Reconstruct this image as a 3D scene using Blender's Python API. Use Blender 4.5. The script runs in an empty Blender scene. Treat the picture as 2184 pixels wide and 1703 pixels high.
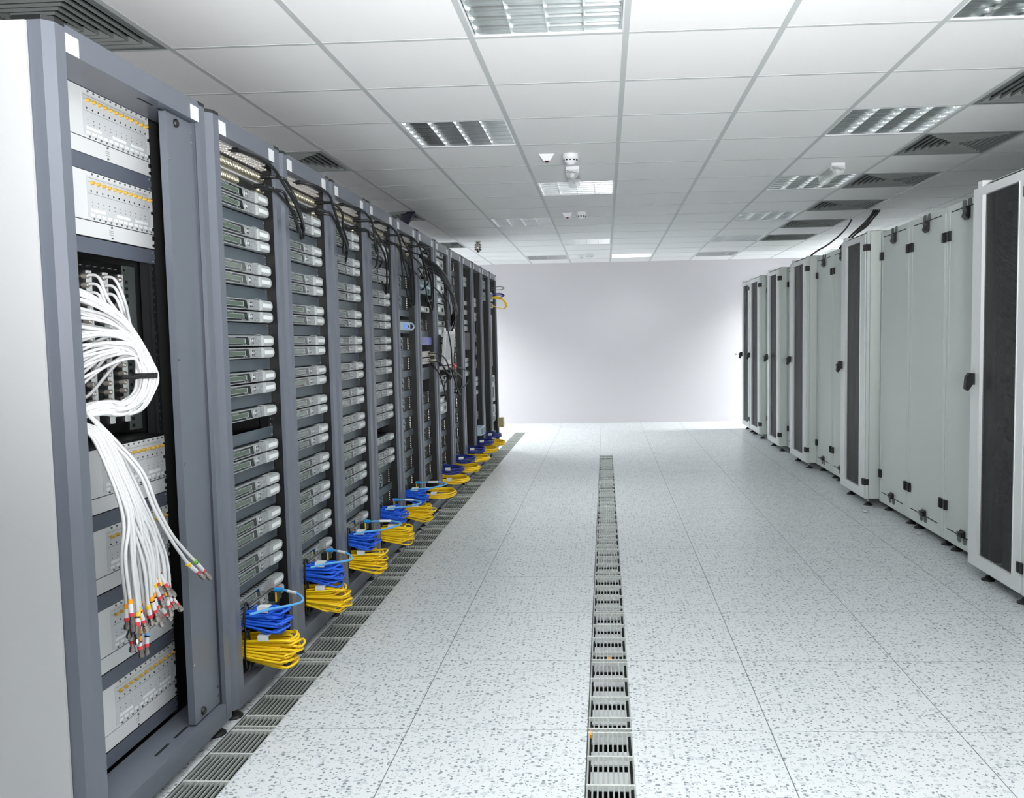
import bpy, math, random
from mathutils import Vector, Matrix
random.seed(7)
S = bpy.context.scene
COL = S.collection
PI = math.pi

# ------------------------------------------------------------------ materials
def new_mat(name):
    m = bpy.data.materials.new(name)
    m.use_nodes = True
    nt = m.node_tree
    return m, nt, nt.nodes['Principled BSDF']

def srgb(r, g, b):
    f = lambda c: (c / 255 / 12.92) if c / 255 <= 0.04045 else ((c / 255 + 0.055) / 1.055) ** 2.4
    return (f(r), f(g), f(b), 1)

def mat(name, rgb, rough=0.5, metal=0.0, spec=0.5, bump=0.0, bscale=200, emit=None, estr=0.0, wear=0.0, coat=0.0):
    m, nt, b = new_mat(name)
    c = srgb(*rgb)
    b.inputs['Base Color'].default_value = c
    b.inputs['Roughness'].default_value = rough
    b.inputs['Metallic'].default_value = metal
    b.inputs['Specular IOR Level'].default_value = spec
    b.inputs['Coat Weight'].default_value = coat
    tc = nt.nodes.new('ShaderNodeTexCoord')
    n = nt.nodes.new('ShaderNodeTexNoise')
    n.inputs['Scale'].default_value = bscale
    n.inputs['Detail'].default_value = 3
    nt.links.new(tc.outputs['Object'], n.inputs['Vector'])
    # a little roughness mottling on everything
    mr = nt.nodes.new('ShaderNodeMapRange')
    mr.inputs['To Min'].default_value = max(0.02, rough * 0.9)
    mr.inputs['To Max'].default_value = min(1, rough * 1.1)
    nt.links.new(n.outputs['Fac'], mr.inputs['Value'])
    nt.links.new(mr.outputs['Result'], b.inputs['Roughness'])
    if bump:
        bp = nt.nodes.new('ShaderNodeBump')
        bp.inputs['Strength'].default_value = bump
        bp.inputs['Distance'].default_value = 0.002
        nt.links.new(n.outputs['Fac'], bp.inputs['Height'])
        nt.links.new(bp.outputs['Normal'], b.inputs['Normal'])
    if wear:
        n2 = nt.nodes.new('ShaderNodeTexNoise')
        n2.inputs['Scale'].default_value = 6
        n2.inputs['Detail'].default_value = 6
        nt.links.new(tc.outputs['Object'], n2.inputs['Vector'])
        mx = nt.nodes.new('ShaderNodeMix'); mx.data_type = 'RGBA'
        mx.inputs['A'].default_value = tuple(v * (1 - wear) for v in c[:3]) + (1,)
        mx.inputs['B'].default_value = tuple(min(1, v * (1 + wear)) for v in c[:3]) + (1,)
        nt.links.new(n2.outputs['Fac'], mx.inputs['Factor'])
        nt.links.new(mx.outputs['Result'], b.inputs['Base Color'])
    if emit:
        b.inputs['Emission Color'].default_value = srgb(*emit)
        b.inputs['Emission Strength'].default_value = estr
    return m

M = {}
M['rack'] = mat('rack_grey_paint', (99, 104, 114), 0.34, 0.0, 0.55, 0.05, 600, wear=0.04)
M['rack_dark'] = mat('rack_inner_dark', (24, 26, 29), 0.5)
M['black'] = mat('black_plastic', (18, 19, 20), 0.45)
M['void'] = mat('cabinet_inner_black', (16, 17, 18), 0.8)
M['blank'] = mat('blank_panel_slate', (76, 87, 95), 0.36, 0.0, 0.5)
M['blank0'] = mat('blank_panel_blue_grey', (88, 94, 106), 0.4, 0.0, 0.5)
M['sticker'] = mat('white_sticker', (226, 227, 232), 0.4)
M['side_white'] = mat('side_panel_white', (188, 189, 190), 0.35, 0.0, 0.4)
M['panel_white'] = mat('instrument_white', (208, 210, 211), 0.4)
M['panel_grey'] = mat('instrument_grey_print', (194, 197, 199), 0.45)
M['brass'] = mat('brass_yellow', (222, 182, 84), 0.35, 0.4)
M['steel'] = mat('bright_steel', (196, 194, 188), 0.25, 1.0)
M['bnc'] = mat('nickel_connector', (196, 190, 184), 0.3, 0.7)
M['jack'] = mat('nickel_jack', (186, 180, 160), 0.3, 0.9)
M['silver'] = mat('server_silver', (164, 168, 169), 0.38, 0.35, 0.5)
M['silver2'] = mat('server_end_silver', (172, 176, 176), 0.42, 0.2, 0.5)
M['key'] = mat('key_grey', (138, 142, 146), 0.5)
M['window'] = mat('display_window_black', (22, 26, 28), 0.12, 0.0, 0.5)
M['lcd'] = mat('lcd_green', (84, 98, 86), 0.12, 0.0, 0.5)
M['lcd_rim'] = mat('lcd_rim_silver', (172, 180, 176), 0.35, 0.4)
M['tag'] = mat('paper_tag', (232, 236, 236), 0.5)
M['chassis'] = mat('chassis_dark', (40, 42, 44), 0.45, 0.4)
M['alu'] = mat('aluminium_panel', (206, 206, 206), 0.3, 0.5)
M['bluish'] = mat('module_blue_steel', (104, 136, 150), 0.35, 0.3)
M['teal'] = mat('teal_grey_box', (96, 120, 128), 0.4, 0.1)
M['purple'] = mat('violet_blue_face', (74, 84, 160), 0.35)
M['pale_blue'] = mat('pale_blue_shell', (178, 198, 212), 0.35)
M['screen_blue'] = mat('small_blue_screen', (70, 120, 215), 0.2, emit=(70, 130, 235), estr=0.5)
M['coax'] = mat('white_cable_jacket', (218, 219, 220), 0.4)
M['sleeve'] = mat('white_marker_sleeve', (224, 225, 226), 0.45)
M['red'] = mat('red_ring', (214, 62, 72), 0.4)
M['orange'] = mat('orange_ring', (246, 160, 34), 0.4)
M['yellow_ring'] = mat('yellow_ring', (240, 200, 50), 0.4)
M['blue_ring'] = mat('pale_blue_ring', (110, 170, 232), 0.4)
M['green_ring'] = mat('green_ring', (120, 190, 50), 0.4)
M['yellow'] = mat('yellow_cable_jacket', (255, 214, 28), 0.38)
M['blue'] = mat('blue_cable_jacket', (34, 100, 226), 0.38)
M['navy'] = mat('dark_blue_cable_jacket', (26, 44, 128), 0.4)
M['sky'] = mat('light_blue_cable_jacket', (98, 176, 236), 0.38)
M['cyan'] = mat('cyan_plug', (30, 150, 220), 0.4)
M['cord'] = mat('black_cord', (20, 21, 23), 0.4)
M['navycord'] = mat('black_blue_cord', (22, 25, 52), 0.4)
M['strap'] = mat('black_hook_loop', (22, 22, 24), 0.8)
M['rubber'] = mat('foot_rubber', (26, 27, 28), 0.5)
M['cab'] = mat('cabinet_light_grey', (210, 217, 213), 0.42, 0.0, 0.4, 0.04, 900)
M['cab_trim'] = mat('cabinet_trim_white', (230, 233, 233), 0.35)
M['slot'] = mat('slot_black', (18, 22, 22), 0.6)
M['tabgrey'] = mat('latch_tab_grey', (88, 96, 94), 0.5)
M['ceil'] = mat('ceiling_tile_white', (246, 246, 246), 0.9, 0.0, 0.2, 0.15, 350)
M['tbar'] = mat('ceiling_grid_grey', (200, 204, 204), 0.55)
M['wall'] = mat('wall_paint', (212, 209, 213), 0.75, 0.0, 0.3, 0.03, 120)
M['white_plastic'] = mat('white_plastic', (238, 239, 242), 0.4)
M['mirror'] = mat('louvre_mirror_aluminium', (226, 229, 229), 0.13, 1.0)
M['reflector'] = mat('lamp_housing_reflector', (232, 234, 232), 0.3, 0.85)
M['diffuser'] = mat('diffuser_paint', (120, 126, 124), 0.5)
M['grate'] = mat('floor_grate_steel', (176, 183, 179), 0.4, 0.3)
M['grate_rod'] = mat('floor_grate_cross_rod', (222, 226, 222), 0.4, 0.2)
M['plug_metal'] = mat('cable_plug_metal', (168, 160, 154), 0.25, 0.9)
M['trench'] = mat('underfloor_steel', (225, 228, 226), 0.5, 0.1)
M['trench_dark'] = mat('underfloor_dark', (44, 47, 46), 0.8)
M['tube_off'] = mat('lamp_tube_off', (235, 237, 235), 0.3)
M['tube_on'] = mat('lamp_tube_on', (255, 255, 255), 0.3, emit=(250, 252, 255), estr=14.0)
M['darkred'] = mat('dark_red_lens', (92, 14, 22), 0.15)
M['gold_grate'] = mat('beige_box', (186, 172, 132), 0.5)

def clear_mat():
    m, nt, b = new_mat('clear_plastic_cover')
    b.inputs['Base Color'].default_value = (0.93, 0.96, 0.95, 1)
    b.inputs['Roughness'].default_value = 0.12
    b.inputs['Alpha'].default_value = 0.35
    return m
M['clear'] = clear_mat()

def mesh_door_mat():
    # perforated black sheet: staggered round holes
    m, nt, b = new_mat('perforated_black_sheet')
    b.inputs['Base Color'].default_value = srgb(31, 33, 36)
    b.inputs['Roughness'].default_value = 0.45
    tc = nt.nodes.new('ShaderNodeTexCoord')
    sep = nt.nodes.new('ShaderNodeSeparateXYZ')
    nt.links.new(tc.outputs['Object'], sep.inputs[0])
    def mth(op, a, bb=None):
        n = nt.nodes.new('ShaderNodeMath'); n.operation = op
        for i, v in enumerate((a, bb)):
            if v is None: continue
            if isinstance(v, (int, float)): n.inputs[i].default_value = v
            else: nt.links.new(v, n.inputs[i])
        return n.outputs[0]
    u = mth('MULTIPLY', sep.outputs['Y'], 1 / 0.009)
    v = mth('MULTIPLY', sep.outputs['Z'], 1 / 0.009)
    a = mth('SINE', mth('MULTIPLY', mth('ADD', u, v), PI))
    c = mth('SINE', mth('MULTIPLY', mth('SUBTRACT', u, v), PI))
    p = mth('ABSOLUTE', mth('MULTIPLY', a, c))
    hole = mth('GREATER_THAN', p, 0.52)
    tr = nt.nodes.new('ShaderNodeBsdfTransparent')
    mx = nt.nodes.new('ShaderNodeMixShader')
    nt.links.new(hole, mx.inputs[0])
    nt.links.new(b.outputs[0], mx.inputs[1])
    nt.links.new(tr.outputs[0], mx.inputs[2])
    nt.links.new(mx.outputs[0], nt.nodes['Material Output'].inputs[0])
    return m
M['meshdoor'] = mesh_door_mat()

FX, FY = -0.0746, 2.6842      # floor tile grid origin
CX, CY = 0.0975, 3.3253       # ceiling tile grid origin
HC = 2.467                    # ceiling height

def floor_mat():
    m, nt, b = new_mat('speckled_raised_floor')
    L = nt.links.new
    tc = nt.nodes.new('ShaderNodeTexCoord')
    sep = nt.nodes.new('ShaderNodeSeparateXYZ'); L(tc.outputs['Object'], sep.inputs[0])
    def mth(op, a, bb=None, cl=False):
        n = nt.nodes.new('ShaderNodeMath'); n.operation = op; n.use_clamp = cl
        for i, v in enumerate((a, bb)):
            if v is None: continue
            if isinstance(v, (int, float)): n.inputs[i].default_value = v
            else: L(v, n.inputs[i])
        return n.outputs[0]
    def joint(sock, off, w):
        t = mth('FRACT', mth('MULTIPLY', mth('SUBTRACT', sock, off - 60.0), 1 / 0.6))
        d = mth('ABSOLUTE', mth('SUBTRACT', t, 0.5))
        return mth('GREATER_THAN', d, 0.5 - w / 0.6)
    jx = joint(sep.outputs['X'], FX, 0.0015)
    jy = joint(sep.outputs['Y'], FY, 0.0013)
    j = mth('MAXIMUM', jx, mth('MULTIPLY', jy, 0.7))
    # flecks
    warp = nt.nodes.new('ShaderNodeTexNoise'); warp.inputs['Scale'].default_value = 90
    L(tc.outputs['Object'], warp.inputs['Vector'])
    def flecks(scale, thr, seed, stretch):
        mp = nt.nodes.new('ShaderNodeMapping')
        mp.inputs['Location'].default_value = (seed, seed * 1.7, 0)
        mp.inputs['Scale'].default_value = (scale * stretch, scale, 0.0)
        va = nt.nodes.new('ShaderNodeVectorMath'); va.operation = 'MULTIPLY_ADD'
        L(warp.outputs['Color'], va.inputs[0]); va.inputs[1].default_value = (0.016, 0.016, 0)
        L(tc.outputs['Object'], va.inputs[2])
        L(va.outputs[0], mp.inputs['Vector'])
        vo = nt.nodes.new('ShaderNodeTexVoronoi'); vo.inputs['Scale'].default_value = 1.0
        vo.voronoi_dimensions = '2D'
        L(mp.outputs[0], vo.inputs['Vector'])
        sc = nt.nodes.new('ShaderNodeSeparateColor'); L(vo.outputs['Color'], sc.inputs[0])
        r = mth('MULTIPLY', mth('POWER', sc.outputs[0], 2.0), thr)
        return mth('LESS_THAN', vo.outputs['Distance'], r), sc.outputs[1]
    f1, r1 = flecks(60, 0.31, 3.1, 0.8)
    f2, r2 = flecks(48, 0.46, 9.7, 0.75)
    f3, r3 = flecks(80, 0.26, 5.3, 0.9)
    big = nt.nodes.new('ShaderNodeTexNoise'); big.inputs['Scale'].default_value = 2.5; big.inputs['Detail'].default_value = 4
    L(tc.outputs['Object'], big.inputs['Vector'])
    def mix(fac, A, B):
        n = nt.nodes.new('ShaderNodeMix'); n.data_type = 'RGBA'
        for k, v in (('A', A), ('B', B)):
            if isinstance(v, tuple): n.inputs[k].default_value = v
            else: L(v, n.inputs[k])
        L(fac, n.inputs['Factor'])
        return n.outputs['Result']
    base = mix(big.outputs['Fac'], srgb(218, 224, 225), srgb(229, 232, 234))
    c = mix(mth('MULTIPLY', f2, 0.6), base, srgb(186, 196, 202))
    c = mix(mth('MULTIPLY', f3, 0.9), c, srgb(122, 132, 140))
    c = mix(mth('MULTIPLY', f1, 0.85), c, srgb(112, 121, 131))
    c = mix(mth('MULTIPLY', j, 0.85), c, srgb(60, 66, 68))
    L(c, b.inputs['Base Color'])
    b.inputs['Roughness'].default_value = 0.33
    b.inputs['Specular IOR Level'].default_value = 0.45
    return m
M['floor'] = floor_mat()

# ------------------------------------------------------------------ mesh builder
class MB:
    def __init__(s): s.v = []; s.f = []; s.m = []; s.sm = []
    def add(s, vs, fs, m=0, smooth=False):
        o = len(s.v); s.v += [tuple(p) for p in vs]
        for f in fs: s.f.append(tuple(i + o for i in f)); s.m.append(m); s.sm.append(smooth)
        return s
    def box(s, x0, x1, y0, y1, z0, z1, m=0):
        v = [(x0, y0, z0), (x1, y0, z0), (x1, y1, z0), (x0, y1, z0), (x0, y0, z1), (x1, y0, z1), (x1, y1, z1), (x0, y1, z1)]
        return s.add(v, [(0, 3, 2, 1), (4, 5, 6, 7), (0, 1, 5, 4), (1, 2, 6, 5), (2, 3, 7, 6), (3, 0, 4, 7)], m)
    def prism(s, poly, axis, a, b, m=0):
        # poly: 2D points ccw in the two other axes (order x,y,z without axis)
        n = len(poly)
        def p3(p, t):
            return {'x': (t, p[0], p[1]), 'y': (p[0], t, p[1]), 'z': (p[0], p[1], t)}[axis]
        v = [p3(p, a) for p in poly] + [p3(p, b) for p in poly]
        fs = [tuple(range(n - 1, -1, -1)), tuple(range(n, 2 * n))] + [(i, (i + 1) % n, (i + 1) % n + n, i + n) for i in range(n)]
        if axis == 'y': fs = [tuple(reversed(f)) for f in fs]
        return s.add(v, fs, m)
    def cyl(s, p0, p1, r0, r1=None, n=12, m=0, smooth=True):
        r1 = r0 if r1 is None else r1
        p0 = Vector(p0); p1 = Vector(p1); d = (p1 - p0).normalized()
        a = d.orthogonal().normalized(); b = d.cross(a)
        ring = lambda p, r: [p + (a * math.cos(2 * PI * i / n) + b * math.sin(2 * PI * i / n)) * r for i in range(n)]
        o = len(s.v)
        s.add(ring(p0, r0) + ring(p1, r1), [(i, (i + 1) % n, (i + 1) % n + n, i + n) for i in range(n)], m, smooth)
        s.add(ring(p0, r0), [tuple(range(n - 1, -1, -1))], m)
        s.add(ring(p1, r1), [tuple(range(n))], m)
        return s
    def lathe(s, prof, c=(0, 0, 0), axis='z', n=20, m=0):
        # prof: list of (radius, height)
        vs = []; fs = []
        for r, h in prof:
            for i in range(n):
                a = 2 * PI * i / n; x, y = r * math.cos(a), r * math.sin(a)
                p = {'z': (x, y, h), 'x': (h, x, y), 'y': (y, h, x)}[axis]
                vs.append((p[0] + c[0], p[1] + c[1], p[2] + c[2]))
        for k in range(len(prof) - 1):
            for i in range(n):
                j = (i + 1) % n
                fs.append((k * n + i, k * n + j, (k + 1) * n + j, (k + 1) * n + i))
        s.add(vs, fs, m, True)
        s.add(vs[:n], [tuple(range(n - 1, -1, -1))], m)
        s.add(vs[-n:], [tuple(range(n))], m)
        return s
    def tube(s, pts, r, n=6, m=0, closed=False, caps=True):
        P = [Vector(p) for p in pts]; k = len(P)
        T = []
        for i in range(k):
            if closed: t = P[(i + 1) % k] - P[i - 1]
            else: t = P[min(i + 1, k - 1)] - P[max(i - 1, 0)]
            T.append(t.normalized() if t.length > 1e-9 else Vector((0, 0, 1)))
        a = T[0].orthogonal().normalized()
        vs = []
        for i in range(k):
            a = (a - T[i] * a.dot(T[i]))
            a = a.normalized() if a.length > 1e-6 else T[i].orthogonal().normalized()
            b = T[i].cross(a)
            rr = r[i] if isinstance(r, (list, tuple)) else r
            vs += [P[i] + (a * math.cos(2 * PI * q / n) + b * math.sin(2 * PI * q / n)) * rr for q in range(n)]
        fs = []
        for i in range(k if closed else k - 1):
            j = (i + 1) % k
            for q in range(n):
                w = (q + 1) % n
                fs.append((i * n + q, i * n + w, j * n + w, j * n + q))
        if not closed and caps:
            fs += [tuple(range(n - 1, -1, -1)), tuple((k - 1) * n + q for q in range(n))]
        return s.add(vs, fs, m, True)
    def mesh(s, name, mats):
        me = bpy.data.meshes.new(name)
        me.from_pydata(s.v, [], s.f)
        for mm in (mats if isinstance(mats, (list, tuple)) else [mats]): me.materials.append(M[mm] if isinstance(mm, str) else mm)
        me.polygons.foreach_set('material_index', s.m)
        me.polygons.foreach_set('use_smooth', s.sm)
        me.update()
        return me
    def ob(s, name, mats, parent=None, loc=(0, 0, 0)):
        return put(name, s.mesh(name, mats), parent, loc)

def put(name, me, parent=None, loc=(0, 0, 0), rotz=0.0):
    o = bpy.data.objects.new(name, me); COL.objects.link(o)
    o.location = loc
    if rotz: o.rotation_euler.z = rotz
    if parent is not None: o.parent = parent
    return o

def thing(name, label, cat, loc=(0, 0, 0), group=None, rotz=0.0):
    o = put(name, None, None, loc, rotz)
    o.empty_display_size = 0.1
    return tag(o, label, cat, group)

def tag(o, label, cat, group=None):
    o['label'] = label; o['category'] = cat
    if group: o['group'] = group
    return o

def struct(o):
    o['kind'] = 'structure'; return o

def spline(ctrl, per=8, closed=False):
    P = [Vector(p) for p in ctrl]; n = len(P); out = []
    rng = n if closed else n - 1
    for i in range(rng):
        if closed: a, b, c, d = P[i - 1], P[i], P[(i + 1) % n], P[(i + 2) % n]
        else: a, b, c, d = P[max(i - 1, 0)], P[i], P[i + 1], P[min(i + 2, n - 1)]
        for k in range(per):
            t = k / per
            out.append(0.5 * ((2 * b) + (c - a) * t + (2 * a - 5 * b + 4 * c - d) * t * t + (3 * b - a - 3 * c + d) * t ** 3))
    if not closed: out.append(P[-1])
    return out

ORD = ['first', 'second', 'third', 'fourth', 'fifth', 'sixth', 'seventh', 'eighth', 'ninth', 'tenth', 'eleventh', 'twelfth', 'thirteenth',
       'fourteenth', 'fifteenth', 'sixteenth', 'seventeenth', 'eighteenth', 'nineteenth', 'twentieth']

# ------------------------------------------------------------------ room shell
XL, XR, YF, YB = -3.5, 4.0, -4.35, 12.925
GL = (FX - 1.2, FX - 1.2 + 0.146)      # left grating slot in x
GC = (FX, FX + 0.146)                  # centre grating slot in x
GL_Y = (2.0842, 11.6842)
GC_Y = (2.0842, 9.2842)
DEPTH = -0.32

def floor_mesh():
    b = MB()
    def top(x0, x1, y0, y1):
        b.box(x0, x1, y0, y1, -0.035, 0.0)
    xs = [XL, GL[0], GL[1], GC[0], GC[1], XR]
    top(XL, GL[0], YF, YB)
    top(GL[1], GC[0], YF, YB)
    top(GC[1], XR, YF, YB)
    top(GL[0], GL[1], YF, GL_Y[0]); top(GL[0], GL[1], GL_Y[1], YB)
    top(GC[0], GC[1], YF, GC_Y[0]); top(GC[0], GC[1], GC_Y[1], YB)
    return b
struct(floor_mesh().ob('floor', 'floor'))

def trench(name, gx, gy, bright):
    b = MB()
    x0, x1 = gx; y0, y1 = gy
    w = 0.004
    b.box(x0 - 0.02, x1 + 0.02, y0, y1, DEPTH - 0.01, DEPTH, 1)
    b.box(x0 - w, x0, y0, y1, DEPTH, -0.036, 1 if not bright else 0)
    b.box(x1, x1 + w, y0, y1, DEPTH, -0.036, 1 if not bright else 0)
    b.box(x0, x1, y0 - w, y0, DEPTH, -0.036, 1)
    b.box(x0, x1, y1, y1 + w, DEPTH, -0.036, 1)
    if bright:
        y = y0 + 0.02
        rnd = random.Random(3)
        while y < y1 - 0.1:
            L = 0.085 + rnd.random() * 0.03
            b.box(x0 + 0.012, x1 - 0.012, y, y + L, -0.05, -0.045, 2)
            y += L + 0.04 + rnd.random() * 0.02
            b.box(x0 + 0.02, x1 - 0.02, y - 0.042, y - 0.002, -0.085, -0.08, 2)
    return struct(b.ob(name, ['trench', 'trench_dark', 'white_plastic']))
trench('trim_1', GL, GL_Y, False)
trench('trim_2', GC, GC_Y, True)

def wall(name, x0, x1, y0, y1):
    return struct(MB().box(x0, x1, y0, y1, 0.0, 2.75).ob(name, 'wall'))
wall('wall_back', XL, XR, YB, YB + 0.12)
wall('wall_front', XL, XR, YF - 0.12, YF)
wall('wall_left', XL - 0.12, XL, YF - 0.12, YB + 0.12)
wall('wall_right', XR, XR + 0.12, YF - 0.12, YB + 0.12)
struct(MB().box(XL - 0.12, XR + 0.12, YF - 0.12, YB + 0.12, 2.75, 2.8).ob('trim_4', 'wall'))

# ceiling cells
LIGHTS = {}
for j in (2, 8, 14): LIGHTS[(-2, j)] = False
for j in (-1, 5, 11): LIGHTS[(-1, j)] = True
for j in (-1, 2, 5, 8, 11, 14): LIGHTS[(2, j)] = False
LIGHTS[(0, 14)] = True
for c in ((-6, 14), (-5, 12), (5, 14), (5, 12), (-6, 2), (-6, 8)): LIGHTS[c] = True  # last pair: unseen lamps added to brighten the ceiling by the left racks
for c in ((-2, -4), (-1, -4), (2, -4), (-1, -7), (2, -7), (-2, -7)): LIGHTS[c] = True
DIFF = {(3, j) for j in (1, 3, 5, 7, 9, 11)} | {(-4, j) for j in (-1, 3, 7, 11)}
I0, I1, J0, J1 = -6, 6, -13, 15

def ceiling():
    b = MB(); t = MB()
    for i in range(I0, I1 + 1):
        for j in range(J0, J1 + 1):
            if (i, j) in LIGHTS or (i, j) in DIFF: continue
            x0 = max(CX + i * 0.6, XL); x1 = min(x0 + 0.6 if x0 > XL else CX + i * 0.6 + 0.6, XR)
            y0 = max(CY + j * 0.6, YF); y1 = min(CY + j * 0.6 + 0.6, YB)
            if x1 - x0 < 0.01 or y1 - y0 < 0.01: continue
            b.box(x0, x1, y0, y1, HC + 0.0016, HC + 0.018)
    struct(b.ob('ceiling', 'ceil'))
    for i in range(I0, I1 + 2):
        x = CX + i * 0.6
        if XL < x < XR: t.box(x - 0.012, x + 0.012, YF, YB, HC + 0.0002, HC + 0.0017)
    for j in range(J0, J1 + 2):
        y = CY + j * 0.6
        if YF < y < YB: t.box(XL, XR, y - 0.009, y + 0.009, HC + 0.0006, HC + 0.0018)
    struct(t.ob('trim_3', 'tbar'))
ceiling()

# ------------------------------------------------------------------ ceiling fixtures
W = 0.573; HW = W / 2
def lum_frame():
    b = MB()
    for s in (-1, 1):
        b.box(s * HW - 0.003, s * HW + 0.003, -HW - 0.003, HW + 0.003, 0.0, 0.005)
        b.box(-HW, HW, s * HW - 0.003, s * HW + 0.003, 0.0, 0.005)
    return b.mesh('frame', 'white_plastic')
def lum_housing():
    b = MB(); z = 0.11
    b.box(-HW, HW, -HW, HW, z, z + 0.004)
    for s in (-1, 1):
        b.box(s * HW - 0.002, s * HW + 0.002, -HW, HW, 0.012, z)
        b.box(-HW, HW, s * HW - 0.002, s * HW + 0.002, 0.012, z)
    return b.mesh('housing', 'mirror')
def lum_louvre():
    b = MB()
    # longitudinal parabolic lamellae (run along y) and cross blades
    def vprofile(w_top, w_bot, h, z0):
        pts = []
        for k in range(5):
            t = k / 4; pts.append((w_bot / 2 + (w_top - w_bot) / 2 * t * t, z0 + h * t))
        return pts
    pr = vprofile(0.046, 0.004, 0.055, 0.004)
    poly = [(x, z) for x, z in pr] + [(-x, z) for x, z in reversed(pr)]
    for k in range(5):
        xc = -HW + 0.006 + (W - 0.012) * k / 4
        pl = [(max(-HW, min(HW, xc + x)), z) for x, z in poly]
        b.prism(pl, 'y', -HW + 0.004, HW - 0.004)
    pc = vprofile(0.022, 0.003, 0.042, 0.004)
    polyc = [(y, z) for y, z in pc] + [(-y, z) for y, z in reversed(pc)]
    for k in range(0, 7):
        yc = -HW + 0.012 + (W - 0.024) * k / 6
        for q in range(4):
            xa = -HW + 0.006 + (W - 0.012) * q / 4; xb = xa + (W - 0.012) / 4
            b.prism([(yc + y, z) for y, z in polyc], 'x', xa, xb)
    return b.mesh('louvre', 'mirror')
def lum_tube(on):
    b = MB(); b.cyl((0, -HW + 0.02, 0.085), (0, HW - 0.02, 0.085), 0.008, n=10)
    return b.mesh('lamp_tube', 'tube_on' if on else 'tube_off')
ME = dict(fr=lum_frame(), ho=lum_housing(), lo=lum_louvre(), on=lum_tube(True), off=lum_tube(False))

def light_label(i, j, on):
    row = {-2: 'left', -1: 'middle', 0: 'centre', 2: 'right'}.get(i)
    if (i, j) == (0, 14): return 'square white ceiling light last before the back wall, in the middle'
    if i == -1: return {-1: 'bright square louvred ceiling light at the top edge above the camera', 5: 'lit square ceiling light just behind the round smoke detector and lamp',
                        11: 'lit square ceiling light beyond the second smoke detector', -4: 'lit louvred ceiling light behind the camera', -7: 'farther lit louvred ceiling light behind the camera'}[j]
    if i == -2: return {2: 'square mirrored ceiling light, nearest of the left file', 8: 'small square mirrored ceiling light, second of the left file',
                        14: 'farthest square ceiling light of the left file, by the back wall', -4: 'lit louvred ceiling light behind the camera on the left', -7: 'farther lit louvred ceiling light behind the camera on the left'}[j]
    if i == 2: 
        k = {-1: 0, 2: 1, 5: 2, 8: 3, 11: 4, 14: 5}.get(j)
        if k is None: return 'lit louvred ceiling light behind the camera on the right' if j == -4 else 'farther lit louvred ceiling light behind the camera on the right'
        return 'square mirrored ceiling light, %s along the file beside the right-hand air diffusers' % ['nearest', 'second', 'third', 'fourth', 'fifth', 'farthest'][k]
    return {(-6, 14): 'lit ceiling light in the far corner behind the dark racks', (-5, 12): 'lit ceiling light over the aisle behind the dark racks, toward the back wall', (-6, 2): 'added unseen ceiling fill light, behind the nearest dark racks', (-6, 8): 'added unseen ceiling fill light, behind the middle dark racks',
            (5, 14): 'lit ceiling light in the far corner behind the white cabinets', (5, 12): 'lit ceiling light over the aisle behind the white cabinets'}[(i, j)]

POWER = {}
for (i, j), on in LIGHTS.items():
    cx, cy = CX + (i + 0.5) * 0.6, CY + (j + 0.5) * 0.6
    t = thing('ceiling_light', light_label(i, j, on), 'ceiling light', (cx, cy, HC), 'square louvred ceiling lights')
    put('frame', ME['fr'], t); put('housing', ME['ho'], t); put('louvre', ME['lo'], t)
    for q in range(4):
        xc = -HW + 0.006 + (W - 0.012) * (q + 0.5) / 4
        put('lamp_tube', ME['on' if on else 'off'], t, (xc, 0, 0))

# air diffusers
def diff_frame():
    b = MB(); h = 0.288; w = 0.02
    for s in (-1, 1):
        b.box(min(s * h, s * (h - w)), max(s * h, s * (h - w)), -h, h, -0.001, 0.012)
        b.box(-h + w, h - w, min(s * h, s * (h - w)), max(s * h, s * (h - w)), -0.001, 0.012)
    return b.mesh('frame', 'diffuser')
def diff_ring(k):
    # one square louvre ring: sloping vanes mitred at the corners
    b = MB(); a = 0.262 - 0.036 * k; w = 0.013; z0 = -0.001; z1 = 0.024; th = 0.002
    o = [(-a, -a), (a, -a), (a, a), (-a, a)]; i_ = [(-a + w, -a + w), (a - w, -a + w), (a - w, a - w), (-a + w, a - w)]
    sq = lambda r: [(-r, -r), (r, -r), (r, r), (-r, r)]
    prof = [(a, -0.001), (a, 0.010), (a - w, 0.026), (a - w - 0.002, 0.0255), (a - 0.0025, 0.0085), (a - 0.0025, -0.001)]
    vs = [(x, y, z) for r, z in prof for x, y in sq(r)]
    fs = []
    for p in range(6):
        n = (p + 1) % 6
        for q in range(4):
            t = (q + 1) % 4
            fs.append((p * 4 + q, n * 4 + q, n * 4 + t, p * 4 + t))
    b.add(vs, fs)
    return b.mesh('louvre_ring', 'diffuser')
def diff_box():
    b = MB(); h = 0.28
    b.box(-h, h, -h, h, 0.14, 0.144)
    for s in (-1, 1):
        b.box(s * h - 0.002, s * h + 0.002, -h, h, 0.012, 0.14); b.box(-h, h, s * h - 0.002, s * h + 0.002, 0.012, 0.14)
    return b.mesh('plenum_box', 'void')
DF, DB, DR = diff_frame(), diff_box(), [diff_ring(k) for k in range(7)]
dl_names = {(3, 1): 'nearest', (3, 3): 'second', (3, 5): 'third', (3, 7): 'fourth', (3, 9): 'fifth', (3, 11): 'farthest'}
dl2 = {(-4, -1): 'dark square air diffuser above the nearest grey rack', (-4, 3): 'dark square air diffuser above the second open rack',
       (-4, 7): 'square air diffuser with a blue cable bundle passing through it', (-4, 11): 'pale farthest square air diffuser above the dark racks'}
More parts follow.
